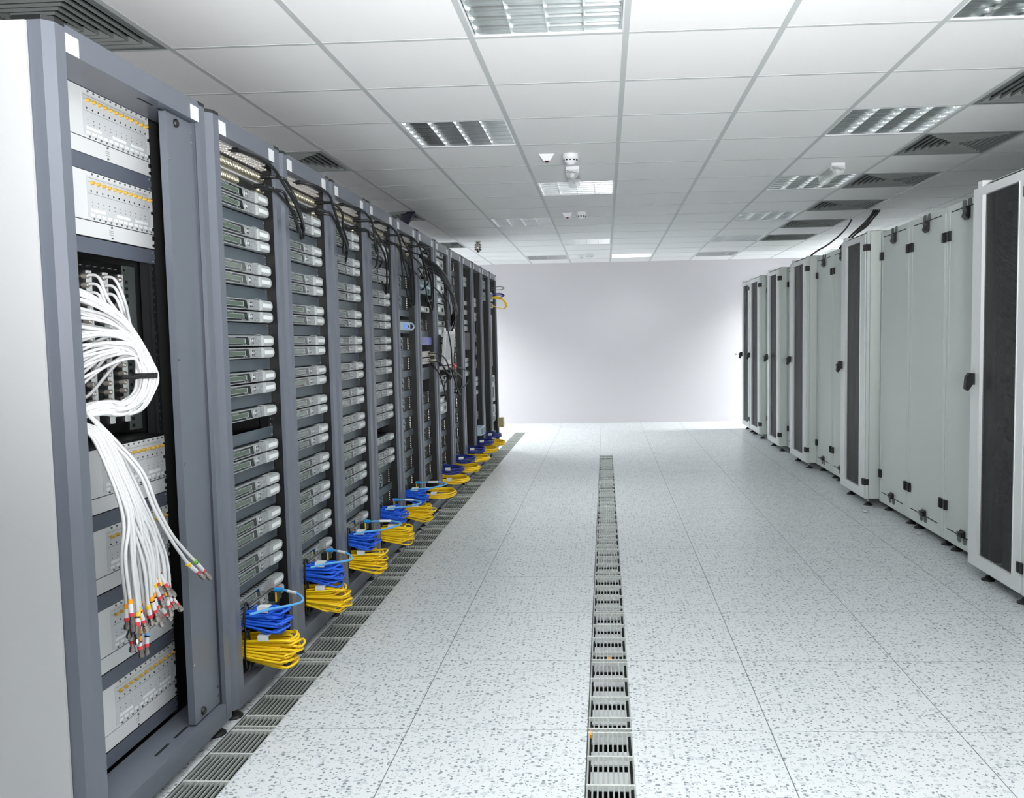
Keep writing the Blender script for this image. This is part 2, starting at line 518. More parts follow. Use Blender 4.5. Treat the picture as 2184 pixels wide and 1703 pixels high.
for (i, j) in sorted(DIFF):
    cx, cy = CX + (i + 0.5) * 0.6, CY + (j + 0.5) * 0.6
    lab = dl2.get((i, j)) or 'square concentric air diffuser, %s above the white cabinets' % dl_names[(i, j)]
    t = thing('air_diffuser', lab, 'air vent', (cx, cy, HC), 'square ceiling air diffusers')
    put('frame', DF, t); put('plenum_box', DB, t)
    for k in range(7): put('louvre_ring', DR[k], t)

# smoke detectors, alarm indicators, emergency lamps, sprinkler
def smoke(x, y, label):
    t = thing('smoke_detector', label, 'smoke detector', (x, y, HC), 'round smoke detectors')
    MB().lathe([(0.052, 0.0), (0.052, -0.028), (0.047, -0.032)]).ob('base', 'white_plastic', t)
    b = MB(); b.lathe([(0.044, -0.032), (0.044, -0.046), (0.028, -0.058), (0.024, -0.066), (0.006, -0.068)])
    for k in range(12):
        a = k * PI / 6
        b.box(0, 0, 0, 0, 0, 0)
        c, s_ = math.cos(a), math.sin(a)
        p = [(0.0455 * c - s_ * q, 0.0455 * s_ + c * q, z) for q, z in ((-0.007, -0.044), (0.007, -0.044), (0.007, -0.036), (-0.007, -0.036))]
        b.add(p, [(0, 1, 2, 3)], 1)
    b.ob('sensor_head', ['white_plastic', 'black'], t)
smoke(CX - 0.30, CY + 3.47 * 0.6, 'round white smoke detector nearest the camera, in front of the lamp')
smoke(CX - 0.30, CY + 7.53 * 0.6, 'round white smoke detector in the middle of the ceiling')
smoke(CX - 0.29, CY + 13.75 * 0.6, 'round white smoke detector close to the back wall')
def indicator(x, y, label):
    t = thing('alarm_indicator', label, 'indicator light', (x, y, HC), 'red lensed alarm indicators')
    b = MB()
    v = [(-0.05, -0.045, 0), (0.05, -0.045, 0), (0.05, 0.045, 0), (-0.05, 0.045, 0), (-0.022, -0.03, -0.04), (0.022, -0.03, -0.04), (0.022, 0.03, -0.04), (-0.022, 0.03, -0.04)]
    b.add(v, [(0, 1, 2, 3), (7, 6, 5, 4), (4, 5, 1, 0), (5, 6, 2, 1), (6, 7, 3, 2), (7, 4, 0, 3)])
    b.ob('housing', 'white_plastic', t)
    MB().lathe([(0.013, -0.036), (0.012, -0.044), (0.004, -0.049)], (0, -0.008, 0)).ob('lens', 'darkred', t)
indicator(CX - 0.45, CY + 3.48 * 0.6, 'white alarm indicator with red lens nearest the camera')
indicator(CX - 0.43, CY + 7.59 * 0.6, 'white alarm indicator with red lens in the middle of the ceiling')
indicator(CX - 0.40, CY + 14.0 * 0.6, 'white alarm indicator with red lens near the back wall')
def emergency(x, y, label):
    t = thing('emergency_lamp', label, 'lamp', (x, y, HC), 'emergency lamps')
    MB().box(-0.045, 0.045, 0, 0.05, -0.045, 0).box(-0.045, 0.045, 0.05, 0.36, -0.02, 0).ob('housing', 'white_plastic', t)
    b = MB(); pts = [(-0.043, -0.02)] + [(0.043 * math.cos(a), -0.045 - 0.04 * math.sin(a)) for a in [PI - k * PI / 8 for k in range(9)]] + [(0.043, -0.02)]
    b.prism(list(reversed(pts)), 'y', 0.0, 0.36); b.ob('cover', 'clear', t)
    MB().box(-0.012, 0.012, 0.006, 0.02, -0.07, -0.045).cyl((0, 0.02, -0.05), (0, 0.34, -0.05), 0.008).ob('lamp_tube', 'tube_off', t)
emergency(-0.205, 5.78, 'white emergency lamp with clear cover behind the nearest smoke detector')
emergency(1.61, 5.9, 'white emergency lamp with clear cover beside the right-hand ceiling lights')
def sprinkler():
    t = thing('sprinkler', 'small metal nozzle hanging from the ceiling near the far racks', 'sprinkler', (-1.48, 9.9, HC))
    MB().lathe([(0.034, 0.0), (0.034, -0.015), (0.028, -0.02)]).ob('collar', 'steel', t)
    b = MB(); b.lathe([(0.02, -0.02), (0.034, -0.035), (0.036, -0.07), (0.03, -0.1), (0.018, -0.13), (0.012, -0.132)], n=12)
    for k in range(3):
        for q in range(8):
            a = q * PI / 4; b.cyl((0.034 * math.cos(a), 0.034 * math.sin(a), -0.04 - 0.028 * k), (0.04 * math.cos(a), 0.04 * math.sin(a), -0.042 - 0.028 * k), 0.007, n=6, m=1)
    b.ob('nozzle', ['steel', 'black'], t)
sprinkler()

# ------------------------------------------------------------------ floor grates
def grate_mesh(seed, open_ends=False):
    b = MB(); w = 0.144; L = 0.596; h = 0.007; z = -0.001
    for k in range(10):
        x = 0.002 + (w - 0.006) * k / 9
        b.box(x, x + 0.005, 0.003, L, z - h, z)
    for y in (0.012, 0.092, 0.258, 0.425, 0.583):
        b.box(0.001, w, y - 0.004, y + 0.004, z - 0.012, z + 0.0004, 1)
    return b.mesh('floor_grate', ['grate', 'grate_rod'])
GM = grate_mesh(1)
for k in range(16):
    o = put('floor_grate', GM, None, (GL[0] + 0.001, GL_Y[0] + 0.6 * k + 0.002, 0))
    nm = 'nearest' if k == 0 else ORD[k] + ' from the camera'
    tag(o, 'slotted steel floor grate, %s, in the strip along the dark racks' % nm, 'floor grate', 'floor grates along the dark racks')
for k in range(12):
    o = put('floor_grate', GM, None, (GC[0] + 0.001, GC_Y[0] + 0.6 * k + 0.002, 0))
    nm = 'nearest' if k == 0 else ORD[k] + ' from the camera'
    tag(o, 'open steel floor grate, %s, in the strip down the middle' % nm, 'floor grate', 'floor grates down the middle')
for k, (x, y, lab) in enumerate([(0.0, 3.315, 'tiny orange clip caught in the middle of the central grate strip'), (-0.067, 2.669, 'tiny orange clip at the left edge of the central grate strip')]):
    o = MB().box(-0.006, 0.006, -0.014, 0.014, -0.012, 0.0).box(-0.004, 0.004, 0.014, 0.02, -0.01, -0.002).ob('cable_clip', 'orange', None, (x, y, -0.002))
    tag(o, lab, 'clip', 'orange clips in the grate')

# ------------------------------------------------------------------ left row: open racks
RX = -1.27                      # front plane of the racks
P = 0.598
Y1 = 2.697                      # start of the second rack
def rack_y(i): return 1.92 if i == 0 else Y1 + P * (i - 1)
U = 0.04445
Z0 = 1.8400                     # centre of the top server unit
def uz(k): return Z0 - U * k    # centre height of unit k below the top server

def foot_mesh(h):
    b = MB()
    b.lathe([(0.034, 0.0), (0.034, 0.004), (0.024, 0.012), (0.013, 0.018), (0.011, 0.026)], n=16, m=0)
    b.cyl((0, 0, 0.02), (0, 0, h), 0.005, n=8, m=1)
    return b.mesh('foot', ['rubber', 'steel'])
FOOT_L = foot_mesh(0.05); FOOT_R = foot_mesh(0.07)

def poly_post(y0c, ys, ye, sgn):
    pts = [(-0.09, y0c), (-0.02, y0c), (0.0, ys), (0.0, ye), (-0.014, ye), (-0.014, ye - sgn * 0.016), (-0.09, ye - sgn * 0.016)]
    if sgn > 0: pts = list(reversed(pts))
    return pts

RMESH = {}
def rack_parts(kind):
    if kind in RMESH: return RMESH[kind]
    if kind == 'wide': W, L, R, d = 0.768, (0.003, 0.022, 0.059), (0.766, 0.762, 0.715), 0.13
    else: W, L, R, d = 0.597, (0.012, 0.034, 0.074), (0.596, 0.589, 0.543), 0.05
    if kind == 'wide': R = (0.768, 0.752, 0.715)
    D = 0.85; zt = 1.995; zb = 0.105
    q = {}
    b = MB(); b.prism(poly_post(*L, 1), 'z', 0.045, 2.05); q['post0'] = b.mesh('post', 'rack')
    b = MB(); b.prism(poly_post(*R, -1), 'z', 0.045, 2.05); q['post1'] = b.mesh('post', 'rack')
    b = MB(); b.prism(poly_post(*L, 1), 'z', 2.05, 2.061); q['cap0'] = b.mesh('post_cap', 'black')
    b = MB(); b.prism(poly_post(*R, -1), 'z', 2.05, 2.061); q['cap1'] = b.mesh('post_cap', 'black')
    dd = max(d, 0.05)
    ya, yb = L[2], R[2]
    b = MB(); b.box(-dd, -0.001, ya + 0.0005, yb - 0.0005, zt, 2.058)
    if kind == 'wide':
        for y in (0.44, 0.545): b.box(-0.045, -0.037, y, y + 0.075, zt - 0.0006, zt + 0.01, 1)
    q['top'] = b.mesh('top_panel', ['rack', 'void'])
    b = MB(); b.box(-dd, -0.001, ya + 0.0005, yb - 0.0005, 0.042, zb)
    if kind == 'wide':
        for y in (0.365, 0.475): b.box(-0.054, -0.045, y, y + 0.075, zb - 0.01, zb + 0.0006, 1)
    q['beam'] = b.mesh('bottom_beam', ['rack', 'void'])
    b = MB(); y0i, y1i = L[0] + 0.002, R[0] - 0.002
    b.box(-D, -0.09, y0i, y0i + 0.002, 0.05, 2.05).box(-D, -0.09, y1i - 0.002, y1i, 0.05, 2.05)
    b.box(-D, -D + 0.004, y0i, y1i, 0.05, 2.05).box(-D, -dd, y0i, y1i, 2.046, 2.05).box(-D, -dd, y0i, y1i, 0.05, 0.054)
    q['shell'] = b.mesh('shade_shell', 'void')  # black sheets put in so the open rack looks shaded inside
    b = MB(); c = (0.409 if kind == 'wide' else 0.30)
    for s in (-1, 1):
        ye = c + s * 0.241; yi = c + s * 0.222
        b.box(-d - 0.012, -d - 0.0025, min(ye, yi), max(ye, yi), 0.11, 1.99)
        b.box(-d - 0.05, -d - 0.0025, ye - 0.001 if s > 0 else ye - 0.001, ye + 0.001, 0.11, 1.99)
        for k in range(84):
            z = 0.13 + k * U / 2
            b.box(-d - 0.003, -d - 0.0022, (ye + yi) / 2 - 0.003, (ye + yi) / 2 + 0.003, z, z + 0.006, 1)
    if kind != 'wide':
        b.box(-0.058, -0.0145, yb + 0.0005, yb + 0.015, 0.11, 1.99, 2)
        b.box(-0.058, -0.0145, ya - 0.015, ya - 0.0005, 0.11, 1.99, 2)
    q['rails'] = b.mesh('mounting_rail', ['chassis', 'steel', 'black'])
    b = MB()
    for s_, y in ((0, ya + 0.001), (1, yb - 0.052)):
        pass
    q['sticker'] = MB().box(-0.0005, 0.0006, 0, 0.05, 0, 0.044).mesh('label', 'sticker')
    q['W'], q['ya'], q['yb'], q['d'], q['c'] = W, ya, yb, d, c
    RMESH[kind] = q
    return q

def make_rack(i, label):
    q = rack_parts('wide' if i == 0 else 'std')
    t = thing('equipment_rack', label, 'server rack', (RX, rack_y(i), 0), 'grey open-fronted racks')
    for k in ('post0', 'post1'): put('post', q[k], t)
    for k in ('cap0', 'cap1'): put('post_cap', q[k], t)
    tp = put('top_panel', q['top'], t); put('bottom_beam', q['beam'], t)
    put('shade_shell', q['shell'], t); put('mounting_rail', q['rails'], t)
    put('label', q['sticker'], tp, (0, q['ya'] + 0.001, 1.995)); put('label', q['sticker'], tp, (0, q['yb'] - 0.053, 1.995))
    w = q['W']
    for x, y in ((-0.042, 0.072), (-0.042, w - 0.05), (-0.8, 0.072), (-0.8, w - 0.05)): put('foot', FOOT_L, t, (x, y, 0))
    return t

BL = {}
def blank_mesh(u, m):
    if (u, m) not in BL:
        h = U * u / 2 - 0.001
        b = MB(); b.box(-0.002, 0.0, -0.241, 0.241, -h, h)
        for s in (-1, 1):
            for z in ((-h + 0.008, h - 0.008) if u > 0 else (0,)):
                b.cyl((0, s * 0.234, z), (0.003, s * 0.234, z), 0.0036, n=8, m=1)
        BL[(u, m)] = b.mesh('blanking_panel', [m, 'steel'])
    return BL[(u, m)]
def add_blank(t, q, z, u=1, m='blank'):
    put('blanking_panel', blank_mesh(u, m), t, (-q['d'], q['c'], z))

RLAB = ['wide grey rack nearest the camera, with white panels and a looped white cable bundle',
        'grey rack second from the camera, full of silver servers in pairs',
        'grey rack third from the camera, full of silver servers in pairs',
        'grey rack fourth from the camera, with silver servers above blue and yellow cables',
        'grey rack fifth from the camera, with an empty gap low among its silver servers',
        'grey rack sixth from the camera, with bluish modules and a pale looped handle',
        'grey rack seventh from the camera, with a violet-blue box at mid height',
        'dark rack eighth from the camera, behind the hanging flat panel',
        'dark rack ninth from the camera, with columns of tiny bright studs',
        'dark rack tenth from the camera, with small pale vented units in pairs',
        'dark rack third from the far end of the row',
        'dark rack second from the far end, nearly empty with two teal boxes on top',
        'last rack at the far end of the row, with pale boxes and dangling cables']
racks = [make_rack(i, RLAB[i]) for i in range(13)]
Q1 = rack_parts('std'); Q0 = rack_parts('wide')

# white outer side panel of the nearest rack, its grey cable-duct cover
b = MB(); b.box(-0.85, -0.052, -0.006, 0.001, 0.03, 2.047); b.ob('side_panel', 'side_white', racks[0])
b = MB(); ya, yb = 0.548, 0.712
b.box(-0.022, -0.02, ya, yb, 0.112, 1.988).box(-0.042, -0.022, ya, ya + 0.002, 0.112, 1.988).box(-0.042, -0.022, yb - 0.002, yb, 0.112, 1.988)
for z in (0.14, 0.17, 1.93, 1.96): b.cyl((-0.021, yb - 0.012, z), (-0.018, yb - 0.012, z), 0.004, n=8, m=1)
for z in (0.3, 0.62, 0.93, 1.25, 1.56, 1.85): b.cyl((-0.021, ya + 0.006, z), (-0.018, ya + 0.006, z), 0.004, n=8, m=1)
cov = b.ob('duct_cover', ['rack', 'steel'], racks[0])
for z, y in ((0.135, ya + 0.05), (1.965, ya + 0.055)):
    MB().lathe([(0.013, 0.0), (0.013, 0.004), (0.009, 0.008)], axis='x', n=16).ob('plug_button', 'black', cov, (-0.02, y, z))

# --- instruments of the nearest rack
def instrument_meshes():
    q = {}
    b = MB(); b.box(-0.003, 0.0, -0.241, 0.241, 0.0457, 0.1778 - 0.0006)
    b.box(0.0, 0.0006, -0.092, 0.222, 0.052, 0.166, 1)
    for k in range(12):
        y = -0.069 + 0.0264 * k
        b.cyl((0, y - 0.003, 0.126), (0.0016, y - 0.003, 0.126), 0.0028, n=6, m=2)
        for z, r in ((0.096, 0.0016), (0.086, 0.0016)): b.cyl((0, y, z), (0.0012, y, z), r, n=6, m=3)
        b.cyl((0, y + 0.004, 0.172), (0.003, y + 0.004, 0.172), 0.0028, n=6, m=3)
        b.cyl((0, y + 0.004, 0.051), (0.003, y + 0.004, 0.051), 0.0028, n=6, m=3)
        b.box(0.0006, 0.001, y - 0.009, y + 0.009, 0.0565, 0.0645, 4)
    for y in (-0.228, -0.16): b.cyl((0, y, 0.05), (0.004, y, 0.05), 0.0045, n=8, m=5); b.cyl((0, y, 0.173), (0.004, y, 0.173), 0.0045, n=8, m=5)
    for ya in (-0.076, 0.045, 0.14): b.box(0.0006, 0.001, ya, ya + 0.068, 0.07, 0.078, 4)
    for z in (0.118, 0.149, 0.16): b.box(0.0006, 0.0008, -0.085, 0.215, z, z + 0.0008, 3)
    for z in (0.03, 0.06, 0.11, 0.15): b.cyl((0, 0.234, z), (0.004, 0.234, z), 0.005, n=8, m=2)
    q['up'] = b.mesh('front_plate', ['panel_white', 'panel_grey', 'black', 'tabgrey', 'tag', 'steel'])
    b = MB(); b.box(-0.003, 0.0, -0.241, 0.241, 0.0008, 0.0430)
    for z in (0.007, 0.037): b.cyl((0, 0.016, z), (0.003, 0.016, z), 0.003, n=8, m=1)
    for z in (0.027, 0.022, 0.016): b.box(0, 0.0003, 0.004, 0.026, z, z + 0.001, 1)
    for z in (0.01, 0.035): b.cyl((0, 0.234, z), (0.004, 0.234, z), 0.005, n=8, m=2)
    q['lo'] = b.mesh('lower_plate', ['panel_white', 'tabgrey', 'black'])
    q['box'] = MB().box(-0.25, -0.003, -0.22, 0.22, 0.003, 0.175).mesh('case', 'chassis')
    q['knob'] = MB().cyl((0, 0, 0), (0.006, 0, 0), 0.0052, 0.0052, n=10).cyl((0.006, 0, 0), (0.010, 0, 0), 0.004, 0.0035, n=10).mesh('knob', 'brass')
    return q
IQ = instrument_meshes()
INST = [1.8165, 1.5940, 0.8330, 0.6105, 0.3865, 0.1650]
ilab = ['white instrument panel with brass knobs at the very top of the nearest rack', 'white instrument panel directly above the black patch bay',
        'white instrument panel just below the black patch bay, behind hanging cables', 'white instrument panel fourth from the top, behind hanging cables',
        'white instrument panel second from the bottom, behind the cable connectors', 'white instrument panel at the bottom of the nearest rack']
r0y = rack_y(0)
for z, lab in zip(INST, ilab):
    t = thing('rack_instrument', lab, 'rack instrument', (RX - 0.13, r0y + 0.409, z), 'white instruments in the nearest rack')
    fp = put('front_plate', IQ['up'], t); put('lower_plate', IQ['lo'], t); put('case', IQ['box'], t)
    for k in range(12): put('knob', IQ['knob'], fp, (0.0006, -0.069 + 0.0264 * k, 0.1475))
for z in (1.7942, 1.5695, 0.8095, 0.5862, 0.3625, 0.1400): add_blank(racks[0], Q0, z, 1, 'blank0')

# black coax patch bay
t = thing('patch_bay', 'black coaxial patch bay with white strips in the middle of the nearest rack', 'patch panel', (RX - 0.23, r0y, 0))
b = MB(); b.box(-0.004, 0.0, 0.15, 0.64, 1.03, 1.545)
for k in range(9): b.cyl((0, 0.36 + 0.035 * k, 1.53), (0.004, 0.36 + 0.035 * k, 1.53), 0.004, n=8, m=1)
b.ob('back_plate', ['black', 'steel'], t)
b = MB(); b.box(0.0, 0.003, 0.634, 0.70, 1.03, 1.545)
for k in range(22): b.box(0.002, 0.0036, 0.643, 0.658, 1.49 - k * 0.0215, 1.50 - k * 0.0215, 1)
b.ob('slotted_bracket', ['tabgrey', 'void'], t)
STRIPS = [0.22, 0.30, 0.378, 0.458, 0.538, 0.618]
sm = MB().box(0.0, 0.008, -0.008, 0.008, 1.06, 1.515).mesh('label_strip', 'tag')
b = MB(); b.lathe([(0.0078, 0.0), (0.0078, 0.018), (0.0065, 0.02), (0.0045, 0.02), (0.0042, 0.006)], axis='x', n=12); b.cyl((0.004, 0, 0), (0.012, 0, 0), 0.0014, n=6)
jm = b.mesh('coax_jack', 'bnc')
for y in STRIPS: put('label_strip', sm, t, (0, y, 0))
for y in STRIPS:
    for k in range(15):
        put('coax_jack', jm, t, (0, y - 0.024, 1.498 - 0.0262 * k))
# black tray shelf below the bay
MB().box(-0.6, 0.0, 0.169, 0.65, 1.012, 1.018).ob('shelf', 'black', racks[0], (-0.132, 0, 0))

# --- servers
def server_meshes():
    q = {}
    b = MB(); b.box(-0.4, 0.0, -0.218, 0.218, -0.0205, 0.0205, 1)
    b.box(0.0, 0.02, -0.205, 0.113, -0.019, 0.019, 0)
    for k in range(14): b.box(-0.001, 0.012, -0.19 + k * 0.022, -0.182 + k * 0.022, 0.019, 0.0206, 1)
    q['body'] = b.mesh('body', ['silver', 'chassis'])
    b = MB(); b.prism([(-0.198, -0.0155), (0.004, -0.0155), (-0.008, 0.0145), (-0.198, 0.0145)], 'x', 0.0198, 0.0208)
    for k in range(9): b.box(0.0208, 0.0209, -0.165 + k * 0.006, -0.161 + k * 0.006, 0.0108, 0.0128, 1)
    for y in (-0.055, -0.035): b.box(0.0208, 0.0209, y, y + 0.014, -0.0138, -0.0118, 1)
    q['win'] = b.mesh('display_window', ['window', 'lcd_rim'])
    b = MB(); b.box(0.0206, 0.0214, -0.178, -0.032, -0.0092, 0.0085, 1).box(0.0212, 0.0217, -0.175, -0.039, -0.0075, 0.0068, 0)
    q['lcd'] = b.mesh('lcd_screen', ['lcd', 'lcd_rim'])
    b = MB(); b.lathe([(0.0135, 0.0), (0.0135, 0.0022), (0.0105, 0.0028)], axis='x', n=18, m=0); b.lathe([(0.006, 0.0024), (0.006, 0.005), (0.0045, 0.0056)], axis='x', n=12, m=1)
    for k in range(4):
        a = k * PI / 2 + PI / 4; b.cyl((0.002, 0.0098 * math.cos(a), 0.0098 * math.sin(a)), (0.0042, 0.0098 * math.cos(a), 0.0098 * math.sin(a)), 0.0026, n=6, m=2)
    q['dial'] = b.mesh('dial', ['silver', 'silver2', 'chassis'])
    b = MB()
    for r in range(4):
        for c in range(4): b.cyl((0, c * 0.0145, r * 0.0085), (0.0024, c * 0.0145, r * 0.0085), 0.0031, 0.0026, n=8)
    q['keys'] = b.mesh('keypad', 'key')
    b = MB()
    prof = [(0.112, -0.0195)] + [(0.190 + 0.022 * math.sin(a), -0.0195 * math.cos(a)) for a in [k * PI / 8 for k in range(9)]] + [(0.112, 0.0195)]
    b.prism(prof, 'x', -0.004, 0.024)
    pr2 = [(y - 0.001 if y > 0.15 else y + 0.002, z * 0.9) for y, z in prof]
    b.prism(pr2, 'x', 0.024, 0.029)
    q['cap'] = b.mesh('end_cap', 'silver2')
    b = MB(); prof2 = [(-y, z) for y, z in reversed(prof)]
    prof2 = [(max(y, -0.212) if y < -0.12 else -0.198, z) for y, z in prof2]
    b.box(-0.004, 0.026, -0.213, -0.2, -0.0195, 0.0195)
    q['cap2'] = b.mesh('end_cap', 'silver2')
    q['tag'] = MB().box(0.0288, 0.0294, 0.118, 0.198, -0.0075, 0.0075).mesh('name_strip', 'tag')
    b = MB(); b.tube(spline([(0.0, 0.088, 0.0195), (0.012, 0.09, 0.0225), (0.02, 0.1, 0.0228), (0.026, 0.112, 0.0195)], 4), 0.0012, 5)
    q['clip'] = b.mesh('wire_clip', 'silver2')
    return q
SQ = server_meshes()
def add_server(i, z, label, group, clip=False):
    q = Q1
    t = thing('server', label, 'server', (RX - q['d'] + 0.003, rack_y(i) + q['c'], z), group)
    put('body', SQ['body'], t)
    w = put('display_window', SQ['win'], t); put('lcd_screen', SQ['lcd'], w)
    put('dial', SQ['dial'], t, (0.02, 0.026, 0.0)); put('keypad', SQ['keys'], t, (0.02, 0.053, -0.013))
    c = put('end_cap', SQ['cap'], t); put('name_strip', SQ['tag'], c)
    put('end_cap', SQ['cap2'], t)
    if clip: put('wire_clip', SQ['clip'], t)
    return t
RN = {1: 'second rack', 2: 'third rack', 3: 'fourth rack', 4: 'fifth rack', 5: 'sixth rack', 6: 'seventh rack', 7: 'eighth rack', 8: 'ninth rack', 9: 'tenth rack', 10: 'third rack from the far end', 11: 'second rack from the far end', 12: 'last rack of the row'}
npair = {1: 12, 2: 12, 3: 12, 4: 10}
missing = {(1, 6, 1), (4, 8, 0)}
for i, n in npair.items():
    for k in range(n):
        for h in (0, 1):
            if (i, k, h) in missing: continue
            pos = 'upper' if h == 0 else 'lower'
            if (i, k, 1 - h) in missing: lab = 'single silver server beside an empty slot in the %s from the camera' % RN[i]
            else: lab = '%s silver server of the %s pair down in the %s from the camera' % (pos, ORD[k], RN[i])
            add_server(i, uz(3 * k + h), lab, 'silver servers in the ' + RN[i], clip=(h == 0))
        add_blank(racks[i], Q1, uz(3 * k + 2), 1)
add_blank(racks[4], Q1, uz(30 + 2), 1)
add_blank(racks[4], Q1, uz(35), 1)

# --- top patch panels
def panel_meshes():
    q = {}
    def face(m, h0=-0.0215, h1=0.0215):
        b = MB(); b.box(-0.12, -0.002, -0.215, 0.215, -0.02, 0.02, 1); b.box(-0.002, 0.0, -0.241, 0.241, h0, h1, 0)
        for s in (-1, 1):
            for z in (-0.014, 0.014): b.cyl((0, s * 0.235, z), (0.003, s * 0.235, z), 0.0036, n=8, m=2)
        return b
    b = face('black'); b.box(0.0, 0.008, -0.225, 0.225, 0.0155, 0.0215, 3)
    q['A'] = b.mesh('panel_face', ['black', 'chassis', 'steel', 'alu'])
    b = face('alu'); b.box(0.0, 0.012, -0.235, 0.235, -0.0215, -0.0185, 0)
    q['B'] = b.mesh('panel_face', ['jack', 'chassis', 'steel'])
    b = face('alu'); b.box(0.0, 0.014, -0.235, 0.235, 0.0155, 0.0215, 3); b.box(0.0, 0.004, 0.005, 0.16, -0.0205, 0.014, 1)
    for k in range(7):
        for z in (-0.015, 0.009): b.cyl((0.004, 0.02 + 0.021 * k, z), (0.006, 0.02 + 0.021 * k, z), 0.0018, n=6, m=2)
    q['C'] = b.mesh('panel_face', ['jack', 'black', 'steel', 'alu'])
    b = MB(); b.lathe([(0.0062, 0.0), (0.0062, 0.006), (0.0045, 0.007), (0.0045, 0.024), (0.003, 0.024), (0.003, 0.01)], axis='x', n=10)
    q['bnc'] = b.mesh('coax_socket', 'bnc')
    b = MB(); b.box(0.0, 0.004, -0.0125, 0.0125, -0.0155, 0.0155, 0); b.lathe([(0.0115, 0.004), (0.0115, 0.014), (0.0095, 0.015), (0.0085, 0.015), (0.0085, 0.005)], axis='x', n=14)
    b.cyl((0.004, 0, 0), (0.0065, 0, 0), 0.0082, n=12, m=1); b.box(0.006, 0.009, -0.002, 0.002, -0.005, 0.005, 0)
    q['xlr'] = b.mesh('round_socket', ['jack', 'black'])
    return q
PQ = panel_meshes()
for i in range(1, 6):
    for kk, z, lab in (('A', uz(-3), 'topmost patch panel, two rows of tiny sockets, in the %s from the camera'), ('B', uz(-2), 'patch panel with a full row of round sockets in the %s from the camera'),
                       ('C', uz(-1), 'patch panel with sockets beside a black block in the %s from the camera')):
        t = thing('coax_patch_bay', lab % RN[i], 'patch panel', (RX - Q1['d'] + 0.002, rack_y(i) + Q1['c'], z), 'patch panels in the ' + RN[i])
        f = put('panel_face', PQ[kk], t)
        if kk == 'A':
            for k in range(20):
                put('coax_socket', PQ['bnc'], f, (0, -0.21 + 0.022 * k, 0.006)); put('coax_socket', PQ['bnc'], f, (0, -0.20 + 0.022 * k, -0.009))
        if kk == 'B':
            for k in range(16): put('round_socket', PQ['xlr'], f, (0, -0.215 + 0.028 * k, 0.001))
        if kk == 'C':
            for k in list(range(8)) + [14, 15]: put('round_socket', PQ['xlr'], f, (0, -0.215 + 0.028 * k, -0.003))

# --- bluish crate modules with stud columns (racks 5, 6, 8 and parts of others)
def crate_meshes():
    q = {}
    for nm, col in (('blue', 'bluish'), ('dark', 'chassis')):
        b = MB(); b.box(-0.3, -0.012, -0.218, 0.218, -0.043, 0.043, 1)
        b.box(-0.012, -0.008, -0.235, 0.06, -0.043, 0.043, 0); b.box(-0.012, -0.010, 0.06, 0.235, -0.043, 0.043, 1)
        b.box(-0.012, 0.0, -0.241, 0.241, 0.0425, 0.044, 1).box(-0.012, 0.0, -0.241, 0.241, -0.044, -0.0425, 1)
        q[nm] = b.mesh('case', [col, 'black'])
    for nm, col in (('blue', 'bluish'), ('dark', 'steel')):
        b = MB(); b.lathe([(0.017, -0.01), (0.017, 0.008), (0.012, 0.014)], axis='x', n=14)
        b.tube(spline([(0.0, -0.02, 0.012), (0.02, -0.02, 0.012), (0.026, 0.0, 0.0), (0.02, 0.02, -0.012), (0.0, 0.02, -0.012)], 4), 0.0025, 5, m=1)
        q['latch_' + nm] = b.mesh('latch', [col, 'steel'])
    b = MB()
    for k in range(7): b.lathe([(0.0055, 0.0), (0.0055, 0.006), (0.003, 0.008)], (0, 0, -0.036 + 0.012 * k), 'x', 8)
    q['studs'] = b.mesh('stud_column', 'steel')
    b = MB(); b.box(-0.002, 0.004, -0.012, 0.012, -0.016, 0.016, 0); b.box(0.004, 0.006, -0.007, 0.007, -0.012, 0.008, 1)
    q['tab'] = b.mesh('card_ejector', ['steel', 'black'])
    return q
CQ = crate_meshes()
def add_crate(i, z, tone, label, group):
    t = thing('crate_module', label, 'rack module', (RX - Q1['d'], rack_y(i) + Q1['c'], z), group)
    put('case', CQ[tone], t)
    for y in (-0.17, -0.06):
        for dz in (-0.02, 0.02): put('latch', CQ['latch_' + tone], t, (-0.008, y + (0.01 if dz > 0 else 0), dz))
    put('card_ejector', CQ['tab'], t, (-0.008, 0.0, 0.02)); put('card_ejector', CQ['tab'], t, (-0.008, 0.0, -0.02))
    put('stud_column', CQ['studs'], t, (-0.008, 0.19, 0))
    return t
def crate_label(i, k, n): return '%s module with bright studs, %s from the top in the %s from the camera' % ('bluish' if i == 5 else 'dark', ORD[k], RN[i])
ks = [1, 2, 4, 5, 6, 7, 8, 9, 10, 11]
for n, k in enumerate(ks):
    add_crate(5, uz(3 * k + 0.5), 'blue', crate_label(5, n, 0), 'bluish modules in the sixth rack'); add_blank(racks[5], Q1, uz(3 * k + 2), 1)
add_blank(racks[5], Q1, uz(0.5), 2, 'blank'); add_blank(racks[5], Q1, uz(2), 1); add_blank(racks[5], Q1, uz(10), 2)
ks = [3, 7, 8, 9, 10, 11]
for n, k in enumerate(ks):
    add_crate(6, uz(3 * k + 0.5), 'dark', crate_label(6, n, 0), 'dark modules in the seventh rack'); add_blank(racks[6], Q1, uz(3 * k + 2), 1)
add_blank(racks[6], Q1, uz(17.5), 2)
ks = list(range(-1, 12))
for n, k in enumerate(ks):
    add_crate(8, uz(3 * k + 0.5), 'dark', crate_label(8, n, 0), 'dark modules in the ninth rack'); add_blank(racks[8], Q1, uz(3 * k + 2), 1)
for n, k in enumerate((9, 10, 11)):
    add_crate(7, uz(3 * k + 0.5), 'dark', crate_label(7, n, 0), 'dark modules in the eighth rack'); add_blank(racks[7], Q1, uz(3 * k + 2), 1)
